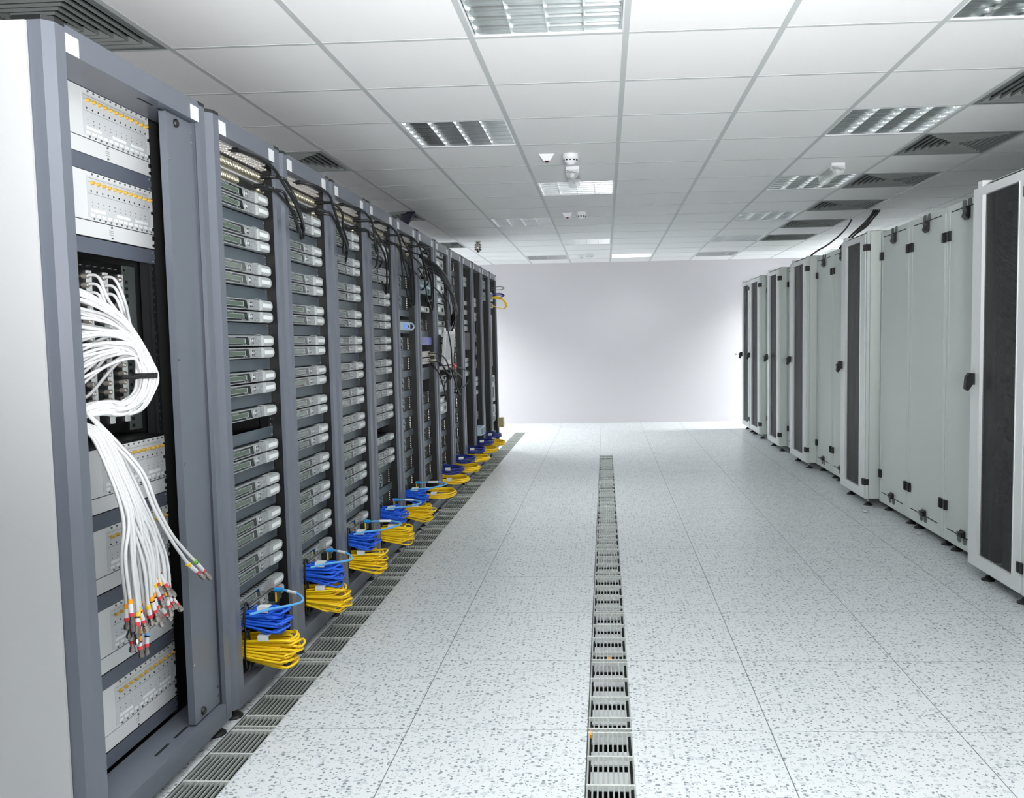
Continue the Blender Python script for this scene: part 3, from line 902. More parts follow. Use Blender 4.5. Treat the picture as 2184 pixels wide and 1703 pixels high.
for n, k in enumerate((10, 11)):
    add_crate(4, uz(3 * k + 0.5), 'blue', ['upper', 'lower'][n] + ' bluish module below the silver servers of the fifth rack from the camera', 'bluish modules in the fifth rack')

# generic box units
def unit(i, z, h, label, cat, mats, name, y0=-0.22, y1=0.2, proud=0.02, group=None, detail=None, depth=0.3):
    t = thing(name, label, cat, (RX - Q1['d'], rack_y(i) + Q1['c'], z), group)
    b = MB(); b.box(-depth, 0.0, y0, y1, -h / 2, h / 2, 1)
    r = min(h / 2 * 0.8, 0.018)
    prof = [(y0, -h / 2), (y1 - r, -h / 2)] + [(y1 - r + r * math.sin(a), -h / 2 + r - r * math.cos(a)) for a in [k * PI / 8 for k in range(1, 5)]] + \
           [(y1 - r + r * math.cos(a), h / 2 - r + r * math.sin(a)) for a in [k * PI / 8 for k in range(0, 4)]] + [(y1 - r, h / 2), (y0, h / 2)]
    b.prism(prof, 'x', 0.0, proud, 0)
    b.ob('case', [mats[0], 'chassis'], t)
    if detail: detail(t, h, proud)
    return t
def vents(t, h, pr):
    b = MB()
    n = max(3, int(h / 0.008))
    for k in range(n):
        z = -h / 2 + h * (k + 0.7) / (n + 0.4)
        b.box(pr - 0.0005, pr + 0.0006, 0.05, 0.17, z - 0.0014, z + 0.0014)
    b.ob('vent_grille', 'chassis', t)
def screen_dial(t, h, pr):
    MB().box(pr - 0.0005, pr + 0.001, -0.19, 0.02, -h * 0.22, h * 0.22).ob('display_window', 'tag', t)
    b = MB(); b.lathe([(min(0.016, h * 0.33), 0.0), (min(0.016, h * 0.33), 0.004), (0.006, 0.006)], axis='x', n=14)
    b.ob('dial', 'chassis', t, (pr, 0.10, 0)); 
    b = MB()
    for r in range(3):
        for c in range(3): b.box(0, 0.002, c * 0.011, c * 0.011 + 0.006, (r - 1) * 0.009 - 0.003, (r - 1) * 0.009 + 0.003)
    b.ob('keypad', 'key', t, (pr, 0.128, 0))
AMP = [(1.982, 0.04), (1.903, 0.082), (1.786, 0.04), (1.719, 0.082), (1.618, 0.04), (1.547, 0.082), (1.439, 0.04), (1.372, 0.082), (1.254, 0.04), (1.002, 0.04), (0.936, 0.082), (0.829, 0.04), (0.762, 0.082)]
for k, (z, h) in enumerate(AMP):
    unit(7, z, h, '%s pale unit, %s from the top in the eighth rack from the camera' % ('slim' if h < 0.05 else 'taller', ORD[k]), 'rack unit', ('silver2',), 'receiver_unit', group='pale units in the eighth rack', detail=screen_dial)
for z in (1.845, 1.66, 1.49, 1.31, 0.885, 0.69): add_blank(racks[7], Q1, z, 1)

for k, z in enumerate([1.872, 1.826, 1.62 + 0.03, 1.596 - 0.03, 1.463 + 0.01, 1.419 - 0.005, 1.119, 1.074, 0.991]):
    unit(9, z, 0.04, 'small pale vented unit, %s from the top in the tenth rack from the camera' % ORD[k], 'rack unit', ('silver2',), 'power_unit', y0=-0.22, y1=0.0 + 0.12, group='vented units in the tenth rack', detail=vents)
unit(9, 1.295, 0.16, 'tall black glossy unit low in the middle of the tenth rack', 'rack unit', ('black',), 'monitor_unit', group=None, proud=0.03)
for k, z in enumerate([1.705, 1.661, 1.561, 1.517, 0.912, 0.865, 0.778]):
    unit(10, z, 0.04, 'small pale vented unit, %s from the top in the third rack from the far end' % ORD[k], 'rack unit', ('silver2',), 'power_unit', y1=0.1, group='vented units in the third rack from the end', detail=vents)
for n, k in enumerate((2, 3, 4, 8)):
    add_crate(10, uz(3 * k + 5.5), 'dark', 'dark studded module, %s from the top in the third rack from the far end' % ORD[n], 'dark modules third from the far end')
for k, z in enumerate((1.90, 1.775)):
    t = unit(11, z, 0.09, '%s teal box in the second rack from the far end' % ['upper', 'lower'][k], 'rack unit', ('teal',), 'power_supply', group='teal boxes near the far end', y1=0.19)
    MB().box(0.0195, 0.024, -0.2, 0.17, -0.004, 0.012).ob('handle_bar', 'blank', t)
# seventh rack top and middle
t = unit(6, 1.685, 0.10, 'teal grey box with a lighter edge, high in the seventh rack from the camera', 'rack unit', ('teal',), 'power_supply', proud=0.035, y1=0.2)
MB().box(0.034, 0.038, -0.2, 0.18, -0.006, 0.01).ob('edge_trim', 'pale_blue', t)
MB().box(0.034, 0.037, 0.09, 0.13, -0.04, -0.012).ob('vent', 'black', t)
unit(6, uz(7), 0.04, 'single silver unit below the teal box in the seventh rack', 'rack unit', ('silver2',), 'receiver_unit', detail=screen_dial)
unit(6, 1.30, 0.055, 'violet-blue box at mid height in the seventh rack', 'rack unit', ('purple',), 'network_switch', proud=0.03)
for k, z in enumerate((1.205, 1.155)):
    t = unit(6, z, 0.04, '%s pale panel with a round plug below the violet-blue box' % ['upper', 'lower'][k], 'rack unit', ('alu',), 'connector_unit', group='connector panels in the seventh rack')
    MB().lathe([(0.014, 0.0), (0.014, 0.05), (0.009, 0.056)], axis='x', n=12).ob('plug', 'jack', t, (0.02, 0.12, 0))
for k, z in enumerate((1.94, 1.86, 1.79)):
    t = unit(6, z, 0.05, '%s pale connector panel behind black cords in the seventh rack' % ['top', 'middle', 'bottom'][k], 'rack unit', ('silver2',), 'connector_unit', group='connector panels in the seventh rack')
    for y in (0.02, 0.08, 0.14): MB().lathe([(0.012, 0.0), (0.012, 0.02)], axis='x', n=10).ob('socket', 'black', t, (0.02, y, 0))
# pale handset-like unit with a looped grip in the sixth rack
t = thing('test_unit', 'pale blue unit with a small blue screen and looped grip in the sixth rack', 'rack unit', (RX - Q1['d'], rack_y(5) + Q1['c'], uz(10) + 0.002))
MB().box(0.0, 0.03, -0.22, 0.13, -0.026, 0.026).ob('case', 'pale_blue', t)
MB().box(0.03, 0.0315, -0.03, 0.045, -0.017, 0.017).ob('screen', 'screen_blue', t)
MB().box(0.03, 0.0315, 0.06, 0.1, -0.008, 0.008).ob('button', 'black', t)
MB().tube(spline([(0.02, 0.12, 0.02), (0.03, 0.18, 0.02), (0.034, 0.215, 0.0), (0.03, 0.18, -0.02), (0.02, 0.12, -0.02)], 6), 0.006, 8).ob('grip', 'pale_blue', t)
# last rack: pale boxes
for z, h, lab, nm in ((1.80, 0.10, 'pale patch unit at the top of the last rack, yellow cables plugged in', 'patch_unit'), (1.70, 0.05, 'pale switch below the patch unit in the last rack', 'network_switch'),
                      (0.85, 0.09, 'small pale box at mid height of the last rack', 'media_converter'), (0.70, 0.21, 'tall white computer box with a dark slot in the last rack', 'computer_tower'),
                      (0.50, 0.11, 'white box with three buttons in the last rack', 'computer_unit'), (0.40, 0.08, 'pale framed box low in the last rack', 'media_converter'), (0.18, 0.13, 'white framed box with a grey grille at the foot of the last rack', 'ventilation_unit')):
    t = unit(12, z, h, lab, 'rack unit', ('side_white',), nm, proud=0.02)
    b = MB(); b.box(0.0195, 0.0208, -0.05, 0.1, -h * 0.3, h * 0.3)
    b.ob('front_slot', 'tabgrey' if h < 0.2 else 'chassis', t)
b = MB()
for k in range(6): b.box(-0.002, 0.0, -0.241, 0.2, 1.0 + k * 0.1, 1.098 + k * 0.1)
b.ob('blanking_panel', 'side_white', racks[12], (-Q1['d'], Q1['c'], 0))
t = thing('hanging_box', 'beige box clipped to the front of the last rack near the floor', 'box', (RX + 0.03, rack_y(12) + 0.5, 0.28))
MB().box(-0.03, 0.035, -0.06, 0.06, 0.0, 0.11).ob('case', 'gold_grate', t)
MB().cyl((-0.08, 0, 0.05), (-0.03, 0, 0.05), 0.008, n=8).ob('bracket', 'chassis', t)

# ------------------------------------------------------------------ white coaxial cables of the nearest rack
def coax(ctrl, tip0, tip1, ring, label, group, ring2=None):
    """jacket along ctrl to tip0, marker sleeve and metal plug from tip0 to tip1"""
    t = thing('coax_cable', label, 'cable', tuple(ctrl[0]), group)
    o = Vector(ctrl[0]); a = Vector(tip0) - o; c = Vector(tip1) - o
    L = (c - a).length; d = (c - a).normalized()
    pts = [Vector(p) - o for p in spline(list(ctrl) + [tip0, tuple(Vector(tip0) + d * 0.015)], 7)]
    MB().tube(pts, 0.0047, 6).ob('jacket', 'coax', t)
    s = 0.5
    MB().cyl(a, a + d * L * s, 0.0062, n=10).ob('marker_sleeve', 'sleeve', t)
    MB().cyl(a - d * 0.006, a + d * 0.006, 0.0068, n=10).ob('color_ring', ring, t)
    if ring2: MB().cyl(a + d * 0.006, a + d * 0.01, 0.0068, n=10).ob('color_ring', ring2, t)
    p = a + d * L * s
    MB().cyl(p - d * 0.001, p + d * 0.008, 0.0068, n=10).ob('red_ring', 'red', t)
    b = MB(); q = p + d * 0.008; e = max(L * (1 - s) - 0.008, 0.022)
    b.cyl(q, q + d * e * 0.35, 0.0055, n=10); b.cyl(q + d * e * 0.35, q + d * e * 0.5, 0.0075, n=10); b.cyl(q + d * e * 0.5, q + d * e * 0.9, 0.0082, n=12); b.cyl(q + d * e * 0.9, q + d * e, 0.006, n=10)
    b.ob('plug', 'plug_metal', t)
TIPS = [[(2.104, 0.608), (2.092, 0.548)], [(2.146, 0.589), (2.126, 0.539)], [(2.151, 0.61), (2.173, 0.544)], [(2.179, 0.582), (2.188, 0.533)], [(2.192, 0.601), (2.205, 0.533)], [(2.212, 0.606), (2.228, 0.537)],
        [(2.236, 0.585), (2.257, 0.522)], [(2.207, 0.66), (2.243, 0.59)], [(2.244, 0.663), (2.284, 0.58)], [(2.271, 0.646), (2.325, 0.565)], [(2.24, 0.628), (2.259, 0.573)], [(2.274, 0.59), (2.295, 0.517)],
        [(2.281, 0.588), (2.322, 0.532)], [(2.313, 0.593), (2.355, 0.535)], [(2.129, 0.566), (2.113, 0.525)], [(2.131, 0.529), (2.125, 0.482)], [(2.149, 0.522), (2.145, 0.482)], [(2.195, 0.502), (2.18, 0.447)]]
rnd = random.Random(11)
extra = []
while len(extra) < 28:
    a = rnd.choice(TIPS[:17]); dx, dz = rnd.uniform(-0.02, 0.02), rnd.uniform(-0.03, 0.02)
    extra.append([(a[0][0] + dx, a[0][1] + dz), (a[1][0] + dx, a[1][1] + dz)])
ALLT = TIPS + extra
rings = ['orange', 'blue_ring', 'yellow_ring', 'yellow_ring', 'orange', 'orange', 'yellow_ring', 'blue_ring']
N = len(ALLT)
AP_X, AP_Y, AP_Z = -1.318, 2.335, 1.209      # where the strap holds the loop
for n, (t0, t1) in enumerate(ALLT):
    r = random.Random(100 + n)
    u = n / (N - 1)
    jx = -1.318 + 0.026 * math.cos(n * 2.4) * math.sqrt((n + 1) / N)
    jy = 2.332 + 0.034 * math.sin(n * 2.4) * math.sqrt((n + 1) / N)
    col = STRIPS[(0, 1, 0, 1, 2)[n % 5]]; pz = 1.475 - 0.35 * u + r.uniform(-0.012, 0.012); py = r0y + col - 0.024
    late = n >= N - 6
    if late: pz = 1.498 - 0.0262 * (n % 3); py = r0y + STRIPS[4 - (n % 2)] - 0.024
    v = max(0.0, min(1.0, (pz - 1.12) / 0.355))
    m1 = (-1.395 + 0.03 * r.random(), max(py + 0.02, 2.235 + r.uniform(-0.02, 0.02)), 1.215 + 0.195 * v + r.uniform(-0.012, 0.012))
    m2 = (-1.345 + 0.02 * r.random(), 2.305 + r.uniform(-0.012, 0.012), 1.252 + 0.088 * v + r.uniform(-0.008, 0.008))
    if late: m1, m2 = (-1.43, py + 0.012, pz - 0.075 - 0.01 * (n % 3)), (-1.365, 2.365 + 0.01 * (n % 2), 1.335 - 0.01 * (n % 3))
    tx = -1.252 - 0.035 * r.random()
    sag = r.uniform(-0.016, 0.016)
    ctrl = [(-1.497, py, pz), (-1.455, py + 0.003, pz - 0.004), m1, m2, (jx, jy + 0.01, AP_Z + 0.012),
            (jx - 0.003, jy - 0.004, AP_Z - 0.046), (jx - 0.015, jy - 0.07, AP_Z - 0.088 + sag), (-1.375 + 0.02 * r.random(), 2.2 + sag, 1.128 + sag), (-1.405 + 0.02 * r.random(), 2.155 + sag, 1.118 + sag),
            (-1.385, 2.12 + sag * 1.2, 1.098), (-1.335 + 0.012 * r.random(), 2.12 + 0.3 * (t0[0] - 2.15) + sag, 1.045),
            (-1.285 + 0.02 * r.random(), 2.15 + 0.5 * (t0[0] - 2.18) + sag, 0.86), (tx, t0[0] - 0.012, t0[1] + 0.12)]
    ctrl = [Vector(c) for c in ctrl]
    a = (tx, t0[0], t0[1]); c = (tx + r.uniform(0, 0.012), t1[0], t1[1])
    coax(ctrl, a, c, rings[n % 8], 'white coaxial cable in the strapped bundle hanging from the black patch bay', 'white coaxial cables of the strapped bundle', 'black' if n % 3 else None)
for n, (a, c, ring) in enumerate([((-1.25, 2.395, 0.641), (-1.245, 2.476, 0.576), 'yellow_ring'), ((-1.25, 2.434, 0.64), (-1.245, 2.516, 0.562), 'green_ring')]):
    s = 0.018 * n
    ctrl = [(-1.38, 2.15, 1.12), (-1.33, 2.16 + s, 1.05), (-1.275, 2.2 + s, 0.95), (-1.262, 2.245 + s, 0.84), (-1.255, 2.31 + s, 0.74)]
    coax(ctrl, a, c, ring, ['white coaxial cable with yellow ring straying right across the grey duct cover', 'white coaxial cable with green ring, upper of the two straying right'][n], 'stray white coaxial cables', 'black' if n else None)
# strap round the loop
b = MB()
ring = [(AP_X + 0.032 * math.cos(a), AP_Y + 0.041 * math.sin(a)) for a in [k * PI / 12 for k in range(24)]]
vs = []; fs = []
for x, y in ring: vs += [(x, y, -0.008 + AP_Z), (x, y, 0.008 + AP_Z)]
for k in range(24):
    j = (k + 1) % 24; fs.append((2 * k, 2 * j, 2 * j + 1, 2 * k + 1))
b.add(vs, fs, 0, True)
b.tube([(AP_X + 0.02, AP_Y - 0.036, AP_Z), (AP_X + 0.005, AP_Y - 0.07, AP_Z - 0.003), (AP_X - 0.01, AP_Y - 0.1, AP_Z)], 0.006, 6)
tag(b.ob('cable_strap', 'strap'), 'black hook-and-loop strap around the white cable loop', 'strap')

# ------------------------------------------------------------------ blue and yellow coiled bundles at the rack feet
def coil(i, color, z, label, group, n=13, out=0.15, hw=0.06, dz=0.045, yc=0.21, droop=0.02, wire=0.0042, fan=0.03, tagm='tag', inner=-0.17, tie=True):
    r = random.Random(i * 17 + len(color) + int(z * 100))
    t = thing('cable_coil', label, 'cable bundle', (RX, rack_y(i) + yc, z), group)
    b = MB()
    for k in range(n):
        f = k / (n - 1) - 0.5
        zz = f * dz + r.uniform(-0.003, 0.003); zi = zz * (0.45 if tie else 0.9)
        o = out - fan * abs(f) * 2 * r.random() - r.uniform(0, fan) ; w = hw * (1 - (0.35 if tie else 0.14) * r.random())
        yy = r.uniform(-0.012, 0.012) * (1 if not tie else 0.6)
        dr = droop * (0.6 + 0.8 * r.random())
        pts = []
        for q in range(9):
            a = -PI / 2 + PI * q / 8
            pts.append((o - w * 0.8 + w * 0.8 * math.cos(a), yy + w * math.sin(a), zz - dr + 0.004 * math.sin(a * 2 + k)))
        pts = [(inner, yy - w * 0.8, zi + 0.012), (-0.1, yy - w * 0.95, zi + 0.008), (-0.01, yy - w, (zi + zz) / 2 - dr * 0.3)] + pts + [(-0.01, yy + w, (zi + zz) / 2 - dr * 0.3 - 0.004), (-0.1, yy + w * 0.95, zi + 0.004), (inner, yy + w * 0.8, zi + 0.008)]
        b.tube(spline(pts, 4), wire, 6)
    b.ob('strands', color, t)
    b = MB(); zl = dz * 0.5 - droop * 0.5 + 0.006; b.box(0.02, 0.06, -hw - 0.004, -hw + 0.028, zl, zl + 0.004).box(0.02, 0.06, -hw - 0.0055, -hw - 0.004, zl - 0.016, zl + 0.004)
    b.ob('paper_label', tagm, t)
    if tie:
        b = MB()
        for s in (-1,):
            pts = [(-0.02 + 0.0, s * hw * 0.97 + 0.022 * math.cos(a), -droop * 0.3 + (dz * 0.75) * math.sin(a)) for a in [k * PI / 8 for k in range(16)]]
            b.tube(pts, 0.0035, 6, closed=True)
        b.ob('cable_tie', 'black', t)
    return t
who = {1: 'second', 2: 'third', 3: 'fourth', 4: 'fifth', 5: 'sixth', 6: 'seventh', 7: 'eighth', 8: 'ninth', 9: 'tenth', 10: 'eleventh', 11: 'twelfth'}
for i in range(1, 6):
    coil(i, 'yellow', 0.205, 'yellow coiled cable bundle sticking out at the foot of the %s rack' % who[i], 'yellow cable bundles', n=20, dz=0.10, out=0.165, hw=0.05, droop=0.014, fan=0.05, wire=0.0046)
    coil(i, 'blue', 0.315, 'blue coiled cable bundle above the yellow one in the %s rack' % who[i], 'blue cable bundles', n=17, dz=0.085, out=0.135, hw=0.045, droop=0.016, fan=0.05, wire=0.0046)
for i in range(6, 12):
    coil(i, 'yellow', 0.205, 'yellow coiled cable bundle looping out at the foot of the %s rack' % who[i], 'yellow cable bundles', n=13, dz=0.03, out=0.18, hw=0.135, droop=0.008, fan=0.014, yc=0.27, tie=False)
    if i >= 7: coil(i, 'navy', 0.29, 'dark blue coiled cable bundle above the yellow one in the %s rack' % who[i], 'blue cable bundles', n=11, dz=0.035, out=0.145, hw=0.135, droop=0.008, fan=0.014, yc=0.23, tie=False)
# ribbed cable guide and a terminal block behind the bundles
b = MB(); b.box(-0.12, -0.004, -0.24, 0.24, -0.05, 0.05)
for k in range(8): b.box(-0.004, 0.004, -0.24, 0.24, -0.046 + k * 0.012, -0.041 + k * 0.012, 1)
GUIDE = b.mesh('ribbed_guide', ['chassis', 'rack_dark'])
for i in range(1, 12): put('ribbed_guide', GUIDE, racks[i], (-0.19, 0.30, 0.26))
for i in range(1, 6):
    y0 = rack_y(i)
    t = thing('terminal_block', 'small terminal block with a red cap above the blue cables in the %s rack' % who[i], 'terminal block', (RX + 0.005, y0 + 0.40, 0.325), 'terminal blocks')
    MB().box(-0.05, 0.0, -0.025, 0.025, -0.012, 0.02).ob('body', 'chassis', t)
    MB().box(-0.02, 0.004, 0.002, 0.018, 0.02, 0.034).ob('cap', 'red', t)
    MB().box(-0.004, 0.002, -0.029, -0.027, -0.012, 0.04).ob('earth_clip', 'yellow_ring', t)
    if i in (1, 2, 3, 4, 5):
        ex = {1: 0.0, 2: 0.0, 3: 0.06, 4: 0.04, 5: 0.07}[i]
        tt = thing('patch_cable', 'light blue patch cable lying across the top of the blue bundle in the %s rack' % who[i], 'cable', (RX, y0, 0.33), 'light blue patch cables')
        zc = 0.03
        pts = [(0.03, -0.02 + 0.1, zc), (0.07, 0.15, zc - 0.004), (0.115, 0.215, zc - 0.012), (0.14, 0.265, zc - 0.016), (0.135 + ex, 0.30 + ex, zc - 0.012), (0.10 + ex * 0.6, 0.33 + ex, zc - 0.002), (0.03, 0.37, zc)]
        MB().tube(spline(pts, 6), 0.0048, 7).ob('cord', 'sky', tt)
        MB().cyl((0.0, 0.37, zc), (0.03, 0.37, zc), 0.009, n=10).ob('plug', 'cyan', tt)
        MB().cyl((0.10 + ex * 0.6, 0.33 + ex, zc - 0.002), (0.06 + ex * 0.3, 0.35 + ex * 0.5, zc), 0.0065, n=8).ob('marker_sleeve', 'tag', tt)

# ------------------------------------------------------------------ black cords hanging from the top panels
def cord(ctrl, r, label, group, m='cord', plug=None, name='black_cable'):
    t = thing(name, label, 'cable', tuple(ctrl[0]), group)
    o = Vector(ctrl[0])
    MB().tube([Vector(p) - o for p in spline(ctrl, 8)], r, 7).ob('cord', m, t)
    if plug:
        d = (Vector(ctrl[1]) - o).normalized()
        MB().cyl((-0.03, 0, 0), (0.006, 0, 0), 0.009, n=10).cyl((0.006, 0, 0), Vector((0.006, 0, 0)) + d * 0.035, 0.008, 0.0045, n=10).ob('plug', plug, t)
    return t
OF = Vector((0, 0, 0))
base = {
    0: [(-1.285, 2.93, 1.975), (-1.235, 2.99, 1.965), (-1.215, 3.064, 1.945), (-1.2, 3.125, 1.895), (-1.2, 3.23, 1.826), (-1.235, 3.42, 1.783), (-1.275, 3.526, 1.76)],
    1: [(-1.27, 3.175, 1.93), (-1.225, 3.19, 1.925), (-1.205, 3.225, 1.895), (-1.205, 3.29, 1.84), (-1.235, 3.43, 1.78), (-1.275, 3.53, 1.735)],
    2: [(-1.27, 3.11, 1.885), (-1.235, 3.14, 1.875), (-1.22, 3.175, 1.842), (-1.22, 3.27, 1.803), (-1.25, 3.42, 1.775), (-1.275, 3.488, 1.755)],
    3: [(-1.27, 3.165, 1.882), (-1.23, 3.19, 1.872), (-1.215, 3.235, 1.835), (-1.22, 3.32, 1.79), (-1.255, 3.45, 1.755), (-1.278, 3.52, 1.745)],
}
pos4 = ['topmost', 'second', 'third', 'lowest']
for i in range(1, 6):
    for k in range(4):
        if i == 5 and k == 3: continue
        r = random.Random(i * 10 + k)
        dy = P * (i - 1)
        ctrl = [Vector(p) + Vector((r.uniform(-0.005, 0.015) * (0 < n < 6), dy + r.uniform(-0.02, 0.02), (r.uniform(-0.02, 0.01) - 0.02 * (i - 1) * (n > 3)) * (n > 1))) for n, p in enumerate(base[k])]
        if i >= 3 and k in (1, 3):      # longer, sagging loops farther along
            ctrl[3] += Vector((0.02, 0.05, -0.05)); ctrl[4] += Vector((0.01, 0.1, -0.09 - 0.02 * i)); ctrl[5] += Vector((0, 0.06, -0.05))
        cord([tuple(c) for c in ctrl], 0.0055 if k != 0 else 0.0062, 'black cord arching out from the %s rack, %s of its group' % (who[i], pos4[k]), 'black cords from the %s rack' % who[i], plug='black')
for k in range(5):
    r = random.Random(60 + k); y0 = rack_y(6)
    ctrl = [(-1.275, y0 + 0.12 + 0.05 * k, 1.90 - 0.02 * k), (-1.2, y0 + 0.25 + 0.04 * k, 1.84 - 0.02 * k), (-1.17, y0 + 0.45 + 0.02 * k, 1.76 - 0.012 * k), (-1.17, y0 + 0.75, 1.66 - 0.014 * k), (-1.2, y0 + 1.05, 1.565 - 0.02 * k), (-1.27, y0 + 1.22, 1.50 - 0.03 * k)]
    cord([tuple(Vector(c) + Vector((r.uniform(-.01, .01), r.uniform(-.02, .02), r.uniform(-.006, .006)))) for c in ctrl], 0.011 if k < 3 else 0.006,
         'thick black cord, %s of those sweeping from the seventh to the ninth rack' % ORD[k], 'thick black cords', plug=None)
for k, (ya, yb, zt, zb, lab) in enumerate([(-0.1, 0.18, 1.86, 1.575, 'thin black cord hanging in a loop in front of the seventh rack'), (0.56, 0.86, 1.70, 1.45, 'thin black cord hanging in a loop in front of the eighth rack'), (-0.35, 0.0, 1.82, 1.70, 'thin black cord sagging in front of the sixth rack')]):
    y0 = rack_y(6)
    cord([(-1.27, y0 + ya, zt), (-1.21, y0 + ya + 0.01, zt - 0.08), (-1.2, y0 + ya + 0.06, zb + 0.02), (-1.2, y0 + (ya + yb) / 2, zb), (-1.2, y0 + yb - 0.05, zb + 0.03), (-1.22, y0 + yb, zt - 0.1), (-1.27, y0 + yb + 0.02, zt - 0.02)], 0.005, lab, 'thin looped black cords')

# flat grey panel hanging in front of the far racks
t = thing('flat_display', 'flat grey display panel hanging tilted in front of the eighth and ninth racks', 'display', (-1.2, 6.30, 1.245))
def slab(y0, y1, z0, z1, x0, x1):
    b = MB(); k = -0.025 / 0.26
    v = []
    for x in (x0, x1):
        for y, z in ((y0, z0), (y1, z0), (y1, z1), (y0, z1)):
            v.append((x + (0.13 - z) * k * 1.0, y, z))
    b.add(v, [(3, 2, 1, 0), (4, 5, 6, 7), (0, 1, 5, 4), (1, 2, 6, 5), (2, 3, 7, 6), (3, 0, 4, 7)]); return b
slab(0.0, 0.39, -0.13, 0.13, -0.02, 0.0).ob('frame', 'alu', t)
slab(0.025, 0.365, -0.09, 0.105, -0.001, 0.002).ob('screen', 'silver', t)
for y in (0.0, 0.375): MB().cyl((-0.01, y + 0.005, 0.13), (-0.01, y + 0.005, 0.15), 0.008, n=8).ob('knob', 'white_plastic', t)
MB().box(-0.06, 0.0, 0.0, 0.4, -0.165, -0.14).ob('hinge_bar', 'alu', t)
MB().box(-0.075, -0.055, 0.05, 0.08, -0.165, 0.1).box(-0.075, -0.055, 0.32, 0.35, -0.165, 0.1).ob('bracket', 'chassis', t)
for k, pts in enumerate([
    [(-1.26, 5.95, 1.21), (-1.21, 6.05, 1.205), (-1.19, 6.2, 1.16), (-1.19, 6.32, 1.09), (-1.2, 6.4, 1.02), (-1.25, 6.45, 0.97)],
    [(-1.27, 6.0, 1.155), (-1.21, 6.08, 1.14), (-1.185, 6.2, 1.07), (-1.18, 6.33, 1.04), (-1.2, 6.46, 1.03), (-1.26, 6.5, 1.02)],
    [(-1.2, 6.35, 1.10), (-1.17, 6.5, 1.05), (-1.17, 6.75, 1.0), (-1.19, 6.85, 0.93), (-1.24, 6.9, 0.86)],
    [(-1.2, 6.55, 1.10), (-1.16, 6.75, 1.07), (-1.15, 7.0, 1.03), (-1.16, 7.05, 0.96), (-1.19, 6.9, 0.91), (-1.25, 6.85, 0.9)],
    [(-1.26, 6.03, 1.14), (-1.21, 6.06, 1.05), (-1.2, 6.15, 0.95), (-1.2, 6.25, 0.87), (-1.22, 6.33, 0.85), (-1.24, 6.4, 0.92)],
    [(-1.2, 6.45, 1.10), (-1.18, 6.55, 0.95), (-1.18, 6.7, 0.87), (-1.2, 6.85, 0.86), (-1.26, 6.9, 0.87)],
    [(-1.18, 6.28, 1.37), (-1.16, 6.27, 1.25), (-1.165, 6.32, 1.13), (-1.17, 6.38, 1.06), (-1.2, 6.42, 1.0)]]):
    cord(pts, 0.0055, 'black cord tangled under the hanging grey panel', 'black cords under the hanging panel')
o = MB().cyl((0, 0, 0), (0.004, 0.03, -0.035), 0.008, n=8).ob('red_plug', 'red', None, (-1.155, 6.34, 1.12)); tag(o, 'small red plug among the black cords below the hanging panel', 'plug')

# cables at the end of the row and ceiling cable bundles
y0 = rack_y(12)
for k in range(5):
    r = random.Random(k)
    cord([(-1.29, y0 + 0.30 + 0.02 * k, 1.79), (-1.22, y0 + 0.34 + 0.02 * k, 1.80 - 0.006 * k), (-1.16 + r.uniform(-.01, .01), y0 + 0.36, 1.76), (-1.13 + r.uniform(-.015, .01), y0 + 0.38, 1.70), (-1.16, y0 + 0.40, 1.665), (-1.22, y0 + 0.38, 1.675), (-1.29, y0 + 0.36, 1.70)], 0.0045,
         'yellow cable looping out high on the last rack', 'yellow cables on the last rack', 'yellow', name='yellow_cable')
for k in range(3):
    cord([(-1.29, y0 + 0.30 + 0.02 * k, 1.83 - 0.01 * k), (-1.2, y0 + 0.34, 1.84 - 0.01 * k), (-1.15 - 0.01 * k, y0 + 0.37, 1.815), (-1.2, y0 + 0.38, 1.795), (-1.29, y0 + 0.36, 1.80)], 0.004,
         'dark blue cable looping out above the yellow ones on the last rack', 'dark blue cables on the last rack', 'navy', name='blue_cable')
cord([(-1.29, y0 + 0.32, 1.90), (-1.2, y0 + 0.36, 1.915), (-1.15, y0 + 0.38, 1.90), (-1.2, y0 + 0.39, 1.88), (-1.29, y0 + 0.37, 1.885)], 0.004, 'thin dark cable looping out topmost on the last rack', None, 'tabgrey', name='grey_cable')
t = thing('junction_box', 'pale box wrapped in blue cables at the foot of the tenth rack', 'box', (RX + 0.02, rack_y(10) + 0.2, 0.36))
MB().box(-0.14, 0.02, -0.11, 0.1, 0.0, 0.085).ob('case', 'pale_blue', t)
MB().box(0.02, 0.026, -0.09, 0.06, 0.015, 0.07).ob('face', 'teal', t)

def hang_bundle(paths, r, m, label, group=None):
    t = thing('ceiling_cable', label, 'cable', tuple(paths[0][0]), group)
    o = Vector(paths[0][0]); 
    for p in paths:
        MB().tube([Vector(q) - o for q in spline(p, 8)], r, 8).ob('cord', m, t)
    return t
hang_bundle([[(-1.70 - 0.02 * k, 7.60 + 0.015 * k, 2.50), (-1.70 - 0.02 * k, 7.52, 2.44), (-1.68 - 0.02 * k, 7.3, 2.36), (-1.66 - 0.02 * k, 7.05 - 0.02 * k, 2.25), (-1.66 - 0.02 * k, 6.95, 2.05)] for k in range(4)], 0.012, 'navycord',
            'dark blue cable bundle dropping from a left ceiling vent onto the racks')
hang_bundle([[(2.56 + 0.02 * k, 8.15 + 0.01 * k, 2.52), (2.555 + 0.018 * k, 8.17, 2.45), (2.52 + 0.016 * k, 8.32 + 0.03 * (k % 2), 2.37 - 0.012 * (k % 3)), (2.45 + 0.015 * k, 8.55, 2.27 + 0.012 * (k % 2)), (2.40 + 0.014 * k, 8.75, 2.17), (2.38 + 0.014 * k, 8.85, 2.04)] for k in range(4)], 0.008, 'cord',
            'thick black cable bundle dropping from the ceiling onto the white cabinets')
